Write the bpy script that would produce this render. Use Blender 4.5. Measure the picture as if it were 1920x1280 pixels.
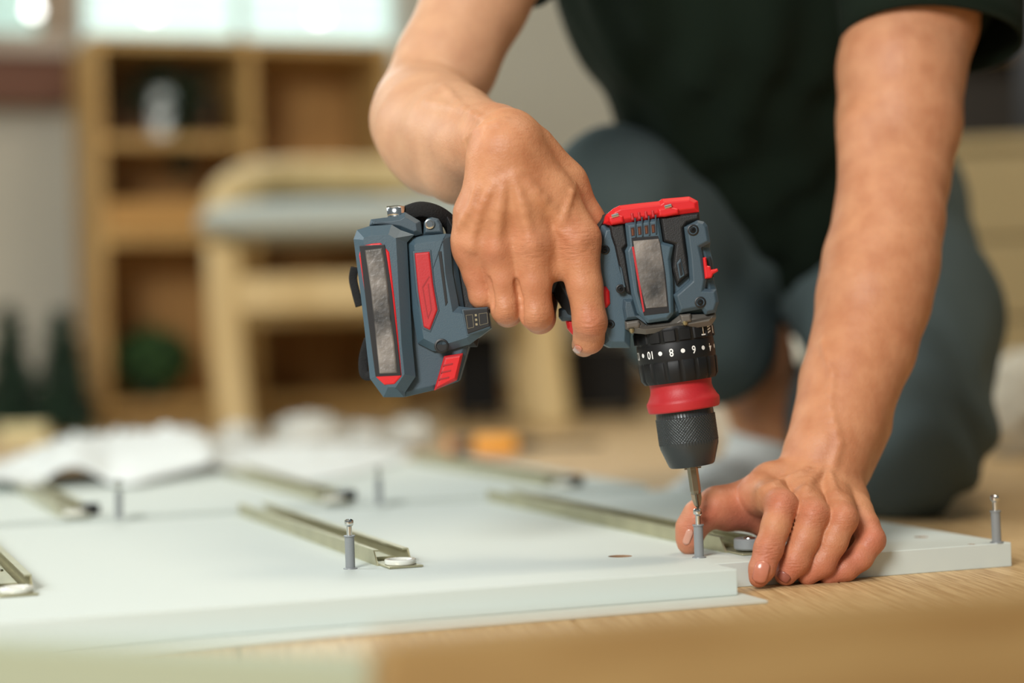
import bpy, bmesh, math, random
import numpy as np
from mathutils import Vector, Matrix
random.seed(7); rng = np.random.default_rng(7)
for o in list(bpy.data.objects): bpy.data.objects.remove(o)
S = bpy.context.scene; COL = S.collection
# ------------------------------------------------------------------ camera
FPX = 3733.; H = .168; PITCH = math.atan(26/FPX); ROLL = math.radians(1.5)
cF = np.array([0, math.cos(PITCH), -math.sin(PITCH)]); _R = np.array([1., 0, 0]); _U = np.cross(_R, cF)
cR = _R*math.cos(ROLL)-_U*math.sin(ROLL); cU = _R*math.sin(ROLL)+_U*math.cos(ROLL); cC = np.array([0, 0, H])
cam = bpy.data.cameras.new('camera'); camo = bpy.data.objects.new('camera', cam); COL.objects.link(camo)
M = Matrix.Identity(4)
for i in range(3): M[i][0] = cR[i]; M[i][1] = cU[i]; M[i][2] = -cF[i]; M[i][3] = cC[i]
camo.matrix_world = M
cam.sensor_width = 36; cam.lens = FPX*36/1920; cam.clip_start = .02
cam.dof.use_dof = True; cam.dof.focus_distance = 1.272; cam.dof.aperture_fstop = 2.2
S.camera = camo
S.view_settings.view_transform = 'Standard'; S.view_settings.look = 'None'
S.view_settings.gamma = 1; S.view_settings.exposure = 0.0; S.view_settings.use_curve_mapping = False
# ------------------------------------------------------------------ world and light
w = bpy.data.worlds.new('world'); S.world = w; w.use_nodes = True
w.node_tree.nodes['Background'].inputs[0].default_value = (.80, .93, 1, 1)
w.node_tree.nodes['Background'].inputs[1].default_value = .17
def area(name, loc, target, sx, sy, power, col):
    l = bpy.data.lights.new(name, 'AREA'); l.shape = 'RECTANGLE'; l.size = sx; l.size_y = sy; l.energy = power; l.color = col
    o = bpy.data.objects.new(name, l); COL.objects.link(o); o.location = loc
    o.rotation_euler = (Vector(target)-Vector(loc)).to_track_quat('-Z', 'Y').to_euler(); return o
area('front_key_light', (-.95, -.9, 1.35), (.1, 1.35, .15), .8, .8, 74, (1, .99, .96))  # added key light left of and behind the camera, no window there
area('left_rim_light', (-1.75, 1.7, 1.1), (.05, 1.3, .2), 1.0, .8, 17, (.9, .98, 1))  # added side light for rim and fill, no window is built here
area('back_window_light', (-.45, 3.72, 1.25), (.1, 1.6, .1), 1.3,   .7, 11, (.88, .97, 1))
area('ceiling_lamp_light', (.7, 1.5, 2.2), (.4, 2.2, .1), .6, .6, 16, (1, .85, .66))
# ------------------------------------------------------------------ picture / world helpers
def P(px, py, d): return cC+d*(cF+cR*(px-960)/FPX+cU*(640-py)/FPX)
def G(px, py, z=.016):
    r = cF+cR*(px-960)/FPX+cU*(640-py)/FPX; return cC+r*((z-H)/r[2])
AZ = math.radians(20); uD = np.array([-math.sin(AZ), math.cos(AZ), 0]); vD = np.array([math.cos(AZ), math.sin(AZ), 0])
OG = G(1404, 1052); OG[2] = 0
def UV(u, v, z=0): return OG+uD*u+vD*v+np.array([0, 0, z])
# ------------------------------------------------------------------ materials
def srgb(c):
    return tuple((x/255/12.92 if x/255 <= .04045 else ((x/255+.055)/1.055)**2.4) for x in c)
def mat(name, col, rough=.5, metal=0, spec=.5, bump=0, bscale=100, noise=0, nscale=8, stretch=None, col2=None, sss=0, trans=0, emit=None, estr=0, coat=0, lin=False, alpha=1):
    m = bpy.data.materials.new(name); m.use_nodes = True; nt = m.node_tree; b = nt.nodes['Principled BSDF']
    c = col if lin else srgb(col); c = (*c, 1)
    b.inputs['Base Color'].default_value = c; b.inputs['Roughness'].default_value = rough; b.inputs['Metallic'].default_value = metal
    b.inputs['Specular IOR Level'].default_value = spec
    if coat: b.inputs['Coat Weight'].default_value = coat; b.inputs['Coat Roughness'].default_value = .15
    if trans: b.inputs['Transmission Weight'].default_value = trans
    if alpha < 1: b.inputs['Alpha'].default_value = alpha
    if sss:
        b.inputs['Subsurface Weight'].default_value = sss; b.inputs['Subsurface Radius'].default_value = (1, .35, .18); b.inputs['Subsurface Scale'].default_value = .006
    if emit: b.inputs['Emission Color'].default_value = (*srgb(emit), 1); b.inputs['Emission Strength'].default_value = estr
    tc = nt.nodes.new('ShaderNodeTexCoord'); mp = nt.nodes.new('ShaderNodeMapping'); nt.links.new(tc.outputs['Object'], mp.inputs[0])
    if stretch: mp.inputs['Scale'].default_value = stretch
    if noise or col2:
        n = nt.nodes.new('ShaderNodeTexNoise'); n.inputs['Scale'].default_value = nscale; n.inputs['Detail'].default_value = 5
        nt.links.new(mp.outputs[0], n.inputs[0])
        r = nt.nodes.new('ShaderNodeValToRGB'); r.color_ramp.elements[0].position = .35; r.color_ramp.elements[1].position = .65
        c2 = srgb(col2) if col2 else tuple(x*(1-noise) for x in c[:3])
        r.color_ramp.elements[0].color = (*c2, 1); r.color_ramp.elements[1].color = c
        nt.links.new(n.outputs[0], r.inputs[0]); nt.links.new(r.outputs[0], b.inputs['Base Color'])
    if bump:
        n = nt.nodes.new('ShaderNodeTexNoise'); n.inputs['Scale'].default_value = bscale; n.inputs['Detail'].default_value = 4
        nt.links.new(mp.outputs[0], n.inputs[0])
        bp = nt.nodes.new('ShaderNodeBump'); bp.inputs['Strength'].default_value = bump; bp.inputs['Distance'].default_value = .001
        nt.links.new(n.outputs[0], bp.inputs['Height']); nt.links.new(bp.outputs[0], b.inputs['Normal'])
    return m
def skin_mat():
    m = bpy.data.materials.new('skin'); m.use_nodes = True; nt = m.node_tree; b = nt.nodes['Principled BSDF']
    N = nt.nodes.new; Lk = nt.links.new
    tc = N('ShaderNodeTexCoord')
    n1 = N('ShaderNodeTexNoise'); n1.inputs['Scale'].default_value = 55; n1.inputs['Detail'].default_value = 6; Lk(tc.outputs['Object'], n1.inputs[0])
    r = N('ShaderNodeValToRGB'); r.color_ramp.elements[0].position = .32; r.color_ramp.elements[1].position = .7
    r.color_ramp.elements[0].color = (.47, .195, .088, 1); r.color_ramp.elements[1].color = (.60, .290, .145, 1); Lk(n1.outputs[0], r.inputs[0])
    at = N('ShaderNodeAttribute'); at.attribute_name = 'flush'
    mx = N('ShaderNodeMix'); mx.data_type = 'RGBA'; Lk(at.outputs['Fac'], mx.inputs[0]); Lk(r.outputs[0], mx.inputs[6]); mx.inputs[7].default_value = (.50, .15, .09, 1)
    at2 = N('ShaderNodeAttribute'); at2.attribute_name = 'pale'
    mx2 = N('ShaderNodeMix'); mx2.data_type = 'RGBA'; Lk(at2.outputs['Fac'], mx2.inputs[0]); Lk(mx.outputs[2], mx2.inputs[6]); mx2.inputs[7].default_value = (.60, .41, .27, 1)
    Lk(mx2.outputs[2], b.inputs['Base Color'])
    b.inputs['Roughness'].default_value = .5; b.inputs['Specular IOR Level'].default_value = .42
    b.inputs['Subsurface Weight'].default_value = .12; b.inputs['Subsurface Radius'].default_value = (1, .3, .15); b.inputs['Subsurface Scale'].default_value = .005
    n2 = N('ShaderNodeTexVoronoi'); n2.inputs['Scale'].default_value = 900; Lk(tc.outputs['Object'], n2.inputs[0])
    n3 = N('ShaderNodeTexNoise'); n3.inputs['Scale'].default_value = 260; n3.inputs['Detail'].default_value = 4; Lk(tc.outputs['Object'], n3.inputs[0])
    mp = N('ShaderNodeMapping'); mp.inputs['Scale'].default_value = (120, 120, 620); mp.inputs['Rotation'].default_value = (0, .12, 0); Lk(tc.outputs['Object'], mp.inputs[0])
    nc = N('ShaderNodeTexNoise'); nc.inputs['Scale'].default_value = 1; nc.inputs['Detail'].default_value = 3; nc.inputs['Distortion'].default_value = .4; Lk(mp.outputs[0], nc.inputs[0])
    ac = N('ShaderNodeAttribute'); ac.attribute_name = 'crease'
    mc = N('ShaderNodeMath'); mc.operation = 'MULTIPLY'; Lk(nc.outputs[0], mc.inputs[0]); Lk(ac.outputs['Fac'], mc.inputs[1])
    bc = N('ShaderNodeBump'); bc.inputs['Strength'].default_value = .9; bc.inputs['Distance'].default_value = .0016; Lk(mc.outputs[0], bc.inputs['Height'])
    ad = N('ShaderNodeMath'); ad.operation = 'MULTIPLY_ADD'; Lk(n2.outputs[0], ad.inputs[0]); ad.inputs[1].default_value = .35; Lk(n3.outputs[0], ad.inputs[2])
    bp = N('ShaderNodeBump'); bp.inputs['Strength'].default_value = .5; bp.inputs['Distance'].default_value = .0007
    Lk(bc.outputs[0], bp.inputs['Normal']); Lk(ad.outputs[0], bp.inputs['Height']); Lk(bp.outputs[0], b.inputs['Normal'])
    return m
def wood_mat(name, c1, c2, scale=6, stretch=(1, 12, 12), rough=.5, bump=.15):
    m = mat(name, c1, rough, bump=bump, bscale=scale*6, stretch=stretch, col2=c2, nscale=scale); return m
SKIN = skin_mat()
WHITE = mat('white_laminate', (204, 212, 206), .55, spec=.12, bump=.05, bscale=900)
WHITE_EDGE = mat('white_edge_band', (222, 222, 208), .38)
STEEL = mat('zinc_rail_steel', (188, 184, 152), .32, metal=.65, noise=.15, nscale=40)
CHROME = mat('chrome', (215, 218, 218), .16, metal=1)
DGREYP = mat('grey_plastic', (132, 136, 137), .38)
BLACKP = mat('black_plastic', (17, 18, 19), .45)
BLUE = mat('slate_blue_plastic', (64, 85, 97), .42, bump=.12, bscale=1500)
BLUE2 = mat('slate_blue_plastic_matt', (57, 75, 86), .5, bump=.12, bscale=1500)
RUBBER = mat('black_rubber', (24, 25, 26), .55, bump=.25, bscale=1200)
RED = mat('red_plastic', (208, 28, 33), .38)
RED2 = mat('red_plastic_matt', (180, 32, 38), .5, bump=.1, bscale=900)
GUN = mat('gunmetal', (104, 100, 94), .36, metal=.35)
CHUCKM = mat('chuck_black_steel', (58, 62, 63), .34, metal=.4)
BITM = mat('bit_steel', (150, 142, 126), .28, metal=1)
LABELM = mat('silver_label', (150, 143, 136), .42, metal=.2, bump=.5, bscale=260, col2=(58, 58, 58), nscale=30)
DARKLAB = mat('dark_label', (40, 40, 42), .3)
PRINT = mat('white_print', (235, 235, 232), .6)
NAIL = mat('nail', (198, 124, 100), .22, sss=.1, coat=.3)
SHIRT = mat('dark_green_cotton', (15, 27, 17), .9, bump=.3, bscale=500, spec=.2)
PANTS = mat('grey_blue_cotton', (84, 97, 98), .88, bump=.3, bscale=600, spec=.2, noise=.15, nscale=10)
SOCK = mat('white_cotton', (214, 218, 214), .95, bump=.5, bscale=700)
FILM = mat('white_packing_film', (226, 231, 229), .4, spec=.35, bump=.3, bscale=30)
OAK = wood_mat('pale_oak', (196, 160, 98), (168, 128, 70), 5, (14, 14, 1.5))
OAKD = wood_mat('pale_oak_back', (204, 156, 92), (176, 128, 68), 5, (14, 14, 1.5))
BIRCH = wood_mat('birch', (214, 190, 140), (196, 168, 114), 4, (10, 10, 1))
# ------------------------------------------------------------------ mesh helpers
def link(name, me, m=None, parent=None, smooth=False):
    o = bpy.data.objects.new(name, me); COL.objects.link(o)
    if m: me.materials.append(m)
    if smooth: me.polygons.foreach_set('use_smooth', [True]*len(me.polygons))
    if parent: o.parent = parent
    return o
def mesh(name, V, Fc, m=None, parent=None, smooth=False):
    me = bpy.data.meshes.new(name); me.from_pydata([tuple(map(float, v)) for v in V], [], Fc); me.update()
    return link(name, me, m, parent, smooth)
def tag(o, label=None, cat=None, group=None, kind=None):
    if label: o['label'] = label
    if cat: o['category'] = cat
    if group: o['group'] = group
    if kind: o['kind'] = kind
    return o
def empty(name, loc=(0, 0, 0), rz=0, label=None, cat=None, group=None):
    o = bpy.data.objects.new(name, None); COL.objects.link(o); o.location = loc; o.rotation_euler = (0, 0, rz); o.empty_display_size = .01
    return tag(o, label, cat, group)
def fixn(o):
    bm = bmesh.new(); bm.from_mesh(o.data); bmesh.ops.recalc_face_normals(bm, faces=bm.faces); bm.to_mesh(o.data); bm.free(); return o
def bevel(o, wdt=.001, seg=2):
    md = o.modifiers.new('bevel', 'BEVEL'); md.width = wdt; md.segments = seg; md.limit_method = 'ANGLE'; md.angle_limit = .5; return o
def box(name, lo, hi, m, parent=None, bev=0):
    x0, y0, z0 = lo; x1, y1, z1 = hi
    V = [(x, y, z) for z in (z0, z1) for (x, y) in ((x0, y0), (x1, y0), (x1, y1), (x0, y1))]
    o = mesh(name, V, [(3, 2, 1, 0), (4, 5, 6, 7), (0, 1, 5, 4), (1, 2, 6, 5), (2, 3, 7, 6), (3, 0, 4, 7)], m, parent)
    if bev: bevel(o, bev)
    return o
def inset(poly, c):
    n = len(poly); A = sum(poly[i][0]*poly[(i+1) % n][1]-poly[(i+1) % n][0]*poly[i][1] for i in range(n)); sg = 1 if A > 0 else -1
    out = []
    for i in range(n):
        p0, p1, p2 = np.array(poly[i-1]), np.array(poly[i]), np.array(poly[(i+1) % n])
        d1 = (p1-p0)/(np.linalg.norm(p1-p0)+1e-9); d2 = (p2-p1)/(np.linalg.norm(p2-p1)+1e-9)
        n1 = np.array([-d1[1], d1[0]])*sg; n2 = np.array([-d2[1], d2[0]])*sg
        b = n1+n2; k = c*2/max(b@b, .8); out.append(tuple(p1+b*k))
    return out
def prism(name, poly, y0, y1, m, parent=None, cf=0, cb=0, bev=.0005):
    """chamfered prism: poly in local xz, y0 front (toward viewer), y1 back"""
    n = len(poly); loops = []
    if cf: loops += [(inset(poly, cf), y0), (poly, y0+cf)]
    else: loops += [(poly, y0)]
    if cb: loops += [(poly, y1-cb), (inset(poly, cb), y1)]
    else: loops += [(poly, y1)]
    V = [(x, y, z) for lp, y in loops for x, z in lp]; Fc = [tuple(range(n))]
    for k in range(len(loops)-1):
        for i in range(n): j = (i+1) % n; Fc.append((k*n+i, k*n+n+i, k*n+n+j, k*n+j))
    Fc.append(tuple(range((len(loops)-1)*n+n-1, (len(loops)-1)*n-1, -1)))
    o = fixn(mesh(name, V, Fc, m, parent))
    if bev: bevel(o, bev, 2)
    return o
def lathe(name, prof, m, parent=None, seg=48, loc=(0, 0, 0), rot=None, smooth=True, bev=0, rfun=None):
    V = []; Fc = []; k = len(prof)
    for i in range(seg):
        a = 2*math.pi*i/seg
        for j, (r, z) in enumerate(prof):
            rr = r if rfun is None else r+rfun(a, z, r)
            V.append((rr*math.cos(a), rr*math.sin(a), z))
    for i in range(seg):
        n = (i+1) % seg
        for j in range(k-1): Fc.append((i*k+j, n*k+j, n*k+j+1, i*k+j+1))
    Fc.append(tuple(i*k for i in range(seg))[::-1]); Fc.append(tuple(i*k+k-1 for i in range(seg)))
    o = fixn(mesh(name, V, Fc, m, parent, smooth)); o.location = loc
    if rot: o.rotation_euler = rot
    if smooth:
        for p in o.data.polygons:
            if len(p.vertices) > 4: p.use_smooth = False
        try: o.data.set_sharp_from_angle(angle=.6)
        except Exception: pass
    return o
def tube(name, pts, r, m, parent=None, seg=10, flat=1.0, up=None):
    pts = [np.array(p, float) for p in pts]; n = len(pts); V = []; Fc = []
    rs = r if hasattr(r, '__len__') else [r]*n
    ref = np.array(up if up is not None else (0, 0, 1.))
    for i, p in enumerate(pts):
        t = pts[min(i+1, n-1)]-pts[max(i-1, 0)]; t /= np.linalg.norm(t)+1e-12
        a = np.cross(ref, t)
        if np.linalg.norm(a) < .1: a = np.cross(np.array([0, 1., .01]), t)
        a /= np.linalg.norm(a); b = np.cross(t, a)
        for k in range(seg):
            q = 2*math.pi*k/seg; V.append(p+a*math.cos(q)*rs[i]+b*math.sin(q)*rs[i]*flat)
    for i in range(n-1):
        for k in range(seg): j = (k+1) % seg; Fc.append((i*seg+k, i*seg+j, i*seg+seg+j, i*seg+seg+k))
    Fc.append(tuple(range(seg))[::-1]); Fc.append(tuple(range((n-1)*seg, n*seg)))
    return mesh(name, V, Fc, m, parent, True)
def spline(pts, n=8):
    pts = [np.array(p, float) for p in pts]; out = []
    for i in range(len(pts)-1):
        p0 = pts[max(i-1, 0)]; p1 = pts[i]; p2 = pts[i+1]; p3 = pts[min(i+2, len(pts)-1)]
        for k in range(n):
            t = k/n; out.append(.5*((2*p1)+(-p0+p2)*t+(2*p0-5*p1+4*p2-p3)*t*t+(-p0+3*p1-3*p2+p3)*t**3))
    out.append(pts[-1]); return out
def join_into(name, objs, parent=None):
    """merge evaluated meshes of helper objects into ONE mesh object"""
    dg = bpy.context.evaluated_depsgraph_get(); bm = bmesh.new(); mats = []
    for o in objs:
        e = o.evaluated_get(dg); me = bpy.data.meshes.new_from_object(e); me.transform(o.matrix_world if o.parent is None else o.matrix_local)
        idx = []
        for m_ in me.materials:
            if m_ not in mats: mats.append(m_)
            idx.append(mats.index(m_))
        for p in me.polygons: p.material_index = idx[p.material_index] if idx else 0
        bm.from_mesh(me); bpy.data.meshes.remove(me)
    for o in objs: bpy.data.objects.remove(o)
    me = bpy.data.meshes.new(name); bm.to_mesh(me); bm.free(); o = link(name, me, None, parent)
    for m_ in mats: me.materials.append(m_)
    return o
# ------------------------------------------------------------------ implicit surfaces (for the person)
class Cone:
    def __init__(s, a, b, ra, rb, n=None, sc=1.):
        s.a = np.array(a, np.float32); s.b = np.array(b, np.float32); s.ra = ra; s.rb = rb
        s.n = None if n is None else np.array(n, np.float32)/np.linalg.norm(n); s.sc = sc
    def __call__(s, X):
        ba = s.b-s.a; pa = X-s.a
        t = np.clip((pa@ba)/max(float(ba@ba), 1e-12), 0, 1).astype(np.float32)
        q = pa-t[:, None]*ba
        L2 = np.einsum('ij,ij->i', q, q)
        if s.n is not None: L2 = L2+(s.sc**2-1)*(q@s.n)**2
        return np.sqrt(L2)-(s.ra+t*(s.rb-s.ra))
def smin(a, b, k):
    if k <= 0: return np.minimum(a, b)
    h = np.maximum(k-np.abs(a-b), 0)/k; return np.minimum(a, b)-h*h*h*k/6
class Field:
    """groups = [(prims, k inside group, k to the rest)], mods = [('add'|'sub', prim, k)]"""
    def __init__(s): s.groups = []; s.mods = []; s.pre = None
    def g(s, prims, k, K): s.groups.append((prims, k, K)); return s
    def base(s, X):
        d = None
        for prims, k, K in s.groups:
            e = None
            for p in prims:
                q = p(X); e = q if e is None else smin(e, q, k)
            d = e if d is None else smin(d, e, K)
        return d
    def __call__(s, X):
        d = s.base(X)
        for kind, p, k in s.mods:
            c = (p.a+p.b)*.5; R = np.linalg.norm(p.b-p.a)*.5+max(p.ra, p.rb)+k*2+.004
            sel = np.nonzero(((X-c)**2).sum(1) < R*R)[0]
            if not len(sel): continue
            q = p(X[sel])
            d[sel] = smin(d[sel], q, k) if kind == 'add' else -smin(-d[sel], q, k)
        if s.pre is not None: d = d+s.pre(X, d)
        return d
    def hit(s, px, py, t0=1.0, t1=2.4):
        r = cF+cR*(px-960)/FPX+cU*(640-py)/FPX; t = t0
        for _ in range(160):
            d = float(s.base((cC+r*t)[None].astype(np.float32))[0])
            if d < 2e-5: return cC+r*t
            t += max(d*.7, 2e-5)
            if t > t1: return None
    def normal(s, p):
        e = 4e-4; D = np.array([[e, 0, 0], [-e, 0, 0], [0, e, 0], [0, -e, 0], [0, 0, e], [0, 0, -e]])
        v = s.base((p+D).astype(np.float32)); n = np.array([v[0]-v[1], v[2]-v[3], v[4]-v[5]]); return n/np.linalg.norm(n)
    def line(s, pts, r, k=.003, depth=.0003, kind='add'):
        """a vein, tendon or crease following the skin through the given points"""
        hs = []
        for i in range(len(pts)-1):
            for t in np.linspace(0, 1, 4)[:-1] if i < len(pts)-2 else np.linspace(0, 1, 4):
                h = s.hit(pts[i][0]*(1-t)+pts[i+1][0]*t, pts[i][1]*(1-t)+pts[i+1][1]*t)
                if h is not None: hs.append(h-s.normal(h)*depth)
        for a, b in zip(hs[:-1], hs[1:]):
            if np.linalg.norm(a-b) < .03: s.mods.append((kind, Cone(a, b, r, r), k))
def polygonise(fld, lo, hi, h, B=8):
    lo = np.array(lo, float); nb = np.ceil((np.array(hi)-lo)/(h*B)).astype(int); n = nb*B+1
    g = [lo[i]+(np.arange(nb[i])+.5)*h*B for i in range(3)]
    Cc = np.stack(np.meshgrid(*g, indexing='ij'), -1).reshape(-1, 3).astype(np.float32)
    d0 = np.concatenate([fld.base(Cc[i:i+200000]) for i in range(0, len(Cc), 200000)])
    act = np.nonzero(np.abs(d0) < h*B*1.25+.004)[0]
    D = np.where(d0 < 0, np.float32(-1), np.float32(1)).reshape(nb)
    D = np.repeat(np.repeat(np.repeat(D, B, 0), B, 1), B, 2); D = np.pad(D, ((0, 1),)*3, mode='edge')
    off = np.stack(np.meshgrid(*[np.arange(B+1)]*3, indexing='ij'), -1).reshape(-1, 3)
    bi = np.stack(np.unravel_index(act, nb), -1)*B
    for i in range(0, len(bi), 600):
        I = (bi[i:i+600, None]+off[None]).reshape(-1, 3)
        X = (lo+I*h).astype(np.float32); D[I[:, 0], I[:, 1], I[:, 2]] = fld(X)
    ins = D < 0; s = np.zeros(n-1, np.uint8)
    cr = [(a, b, c) for a in (0, 1) for b in (0, 1) for c in (0, 1)]
    for a, b, c in cr: s += ins[a:n[0]-1+a, b:n[1]-1+b, c:n[2]-1+c]
    A = np.argwhere((s > 0) & (s < 8)); idx = -np.ones(n-1, np.int64); idx[A[:, 0], A[:, 1], A[:, 2]] = np.arange(len(A))
    acc = np.zeros((len(A), 3)); cnt = np.zeros(len(A))
    for c0 in cr:
        for ax in range(3):
            if c0[ax]: continue
            c1 = list(c0); c1[ax] = 1
            v0 = D[A[:, 0]+c0[0], A[:, 1]+c0[1], A[:, 2]+c0[2]]; v1 = D[A[:, 0]+c1[0], A[:, 1]+c1[1], A[:, 2]+c1[2]]
            x = (v0 < 0) != (v1 < 0); t = np.where(x, v0/np.where(x, v0-v1, 1), 0)
            p = np.tile(np.array(c0, float), (len(A), 1)); p[:, ax] += t
            acc += p*x[:, None]; cnt += x
    V = lo+(A+acc/cnt[:, None])*h; F = []
    for ax in range(3):
        sl0 = [slice(1, n[i]-1) for i in range(3)]; sl1 = list(sl0); sl0[ax] = slice(0, n[ax]-1); sl1[ax] = slice(1, n[ax])
        a = ins[tuple(sl0)]; b = ins[tuple(sl1)]; E = np.argwhere(a != b); fl = a[E[:, 0], E[:, 1], E[:, 2]]
        E = E+1; E[:, ax] -= 1
        o1, o2 = [(1, 2), (2, 0), (0, 1)][ax]
        def c(d1, d2):
            q = E.copy(); q[:, o1] -= d1; q[:, o2] -= d2; return idx[q[:, 0], q[:, 1], q[:, 2]]
        Q = np.stack([c(1, 1), c(0, 1), c(0, 0), c(1, 0)], 1); Q[~fl] = Q[~fl][:, ::-1]; F.append(Q)
    F = np.concatenate(F); F = F[(F >= 0).all(1)]; return V, F
def fast_mesh(name, V, F, m, parent=None, attrs=None):
    me = bpy.data.meshes.new(name); me.vertices.add(len(V)); me.vertices.foreach_set('co', V.astype(np.float32).ravel())
    me.loops.add(F.size); me.loops.foreach_set('vertex_index', F.astype(np.int32).ravel()); me.polygons.add(len(F))
    me.polygons.foreach_set('loop_start', np.arange(0, F.size, 4, dtype=np.int32)); me.polygons.foreach_set('loop_total', np.full(len(F), 4, np.int32))
    me.polygons.foreach_set('use_smooth', np.ones(len(F), bool)); me.update(calc_edges=True); me.validate()
    if attrs:
        for k, a in attrs.items():
            at = me.attributes.new(k, 'FLOAT', 'POINT'); at.data.foreach_set('value', a.astype(np.float32))
    me.materials.append(m); o = bpy.data.objects.new(name, me); COL.objects.link(o)
    if parent: o.parent = parent
    return o
# ================================================================== THE SETTING
ROOM = empty  # (alias only)
def struct(o): o['kind'] = 'structure'; return o
def floor_mat():
    m = bpy.data.materials.new('oak_floor'); m.use_nodes = True; nt = m.node_tree; b = nt.nodes['Principled BSDF']; N = nt.nodes.new; Lk = nt.links.new
    tc = N('ShaderNodeTexCoord'); mp = N('ShaderNodeMapping'); mp.inputs['Scale'].default_value = (55, 2.2, 1); Lk(tc.outputs['Object'], mp.inputs[0])
    n = N('ShaderNodeTexNoise'); n.inputs['Scale'].default_value = 6; n.inputs['Detail'].default_value = 8; n.inputs['Roughness'].default_value = .65; Lk(mp.outputs[0], n.inputs[0])
    r = N('ShaderNodeValToRGB'); r.color_ramp.elements[0].position = .36; r.color_ramp.elements[1].position = .6
    r.color_ramp.elements[0].color = (*srgb((168, 132, 86)), 1); r.color_ramp.elements[1].color = (*srgb((214, 184, 136)), 1); Lk(n.outputs[0], r.inputs[0])
    Lk(r.outputs[0], b.inputs['Base Color']); b.inputs['Roughness'].default_value = .5
    bp = N('ShaderNodeBump'); bp.inputs['Strength'].default_value = .2; bp.inputs['Distance'].default_value = .0005; Lk(n.outputs[0], bp.inputs['Height']); Lk(bp.outputs[0], b.inputs['Normal'])
    return m
FLOORM = floor_mat()
fl = struct(box('floor', (-2.6, -1.2, -.03), (3.4, 6.2, -.006), mat('floor_bed', (96, 74, 48), .8)))
fl.rotation_euler = (0, 0, math.radians(8)); fl.location = (0, 0, 0)
# floor boards are parts of the floor
pw = .19
first = None
for i in range(-9, 15):
    for j in range(5):
        y0 = -1.1+j*1.4+((i*37) % 5)*.22-.5
        if first is None:
            first = box('floor_board', (0, 0, -.006), (pw-.0012, 1.3985, 0), FLOORM, fl, .0006); o = first
        else:
            o = first.copy(); COL.objects.link(o); o.parent = fl
        o.location = (i*pw, y0, 0)
WALLM = mat('painted_wall', (196, 194, 180), .85, bump=.1, bscale=60)
# room frame: back wall runs along v, 4.05 m away
RB = UV(2.95, 0)
def rbox(name, v0, v1, u0, u1, z0, z1, m, parent=None, bev=0):
    o = box(name, (v0, u0, z0), (v1, u1, z1), m, parent, bev)
    if parent is None: o.location = OG; o.rotation_euler = (0, 0, AZ)
    return o
UB = 3.0   # u of the back wall face
struct(rbox('wall_back', -2.6, 3.2, UB, UB+.1, 0, .64, WALLM))
struct(rbox('wall_back_panel', .0, 3.2, UB, UB+.1, .64, .74, WALLM))
struct(rbox('wall_back_upper', -2.6, 3.2, UB, UB+.1, 1.75, 2.4, WALLM))
struct(rbox('wall_back_pier', .70, 3.2, UB, UB+.1, .74, 1.75, WALLM))
struct(rbox('wall_back_corner', -2.6, -.60, UB, UB+.1, .64, 1.75, WALLM))
struct(rbox('wall_right', 2.3, 2.4, -1.0, UB, 0, 2.4, mat('grey_green_wall', (86, 88, 76), .85)))
struct(rbox('ceiling', -2.6, 3.2, -1.0, UB+.1, 2.4, 2.5, mat('ceiling_white', (225, 225, 220), .9)))
struct(rbox('wall_left_lower', -2.2, -2.1, 1.4, UB, 0, 2.4, WALLM))
# bright back window with blind slats
win = struct(empty('window_1', tuple(OG), AZ))
frm = mat('window_frame_white', (220, 224, 218), .5)
for nm, a in (('sill', (.0, UB-.05, .735, .70, UB+.1, .755)), ('jamb', (.68, UB-.01, .755, .70, UB+.08, 1.75)), ('jamb', (.0, UB-.01, .755, .02, UB+.08, 1.75)), ('mullion', (.34, UB+.02, .755, .36, UB+.045, 1.75))):
    box(nm, a[:3], a[3:], frm, win)
box('pane', (.02, UB+.05, .755), (.68, UB+.055, 1.75), mat('daylit_glass', (200, 232, 226), .2, emit=(224, 240, 236), estr=.95), win)
sl = None
for k in range(34):
    if sl is None:
        sl = box('blind_slat', (.022, UB-.005, 0), (.678, UB+.016, .0015), frm, win); sl.rotation_euler = (0, 0, 0); o = sl
    else: o = sl.copy(); COL.objects.link(o); o.parent = win
    o.location = (0, 0, .77+k*.029)
GLOBE = mat('lamp_globe', (255, 255, 250), .5, emit=(255, 255, 250), estr=6)
for k, (px, py, lb) in enumerate(((62, 18, 'round bright lamp before the left window'), (283, 22, 'bright lamp at the left of the blind window'), (598, 28, 'bright lamp at the right of the blind window'))):
    q = P(px, py, 3.9); gl = lathe('globe_lamp', [(.0005, -.011), (.006, -.0095), (.0105, -.004), (.011, 0), (.0105, .004), (.006, .0095), (.003, .012), (.003, .7-.0*q[2]), (.0005, .7)], GLOBE if k < 0 else GLOBE, None, 20)
    gl.location = q; tag(gl, lb, 'lamp')
# brown-framed window at far left
win2 = struct(empty('window_2', tuple(OG), AZ))
brn = wood_mat('brown_frame', (118, 84, 60), (96, 64, 44), 5, (14, 14, 1.5))
box('apron', (-.60, UB-.10, .64), (-.02, UB, .735), mat('brown_sill', (104, 62, 38), .5), win2)
box('sill', (-.60, UB-.12, .735), (-.02, UB, .775), mat('taupe_frame', (176, 164, 150), .6), win2)
box('jamb', (-.075, UB-.06, .775), (-.005, UB, 1.75), mat('taupe_frame_side', (150, 132, 112), .6), win2)
box('pane', (-.60, UB-.02, .775), (-.075, UB-.01, 1.75), mat('daylit_glass_left', (180, 205, 200), .2, emit=(150, 180, 170), estr=.9), win2)
box('muntin', (-.36, UB-.04, .775), (-.34, UB-.01, 1.75), frm, win2)
struct(rbox('baseboard_back', -2.6, 3.2, UB-.012, UB, 0, .06, mat('baseboard_wood', (150, 118, 74), .5)))
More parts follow.
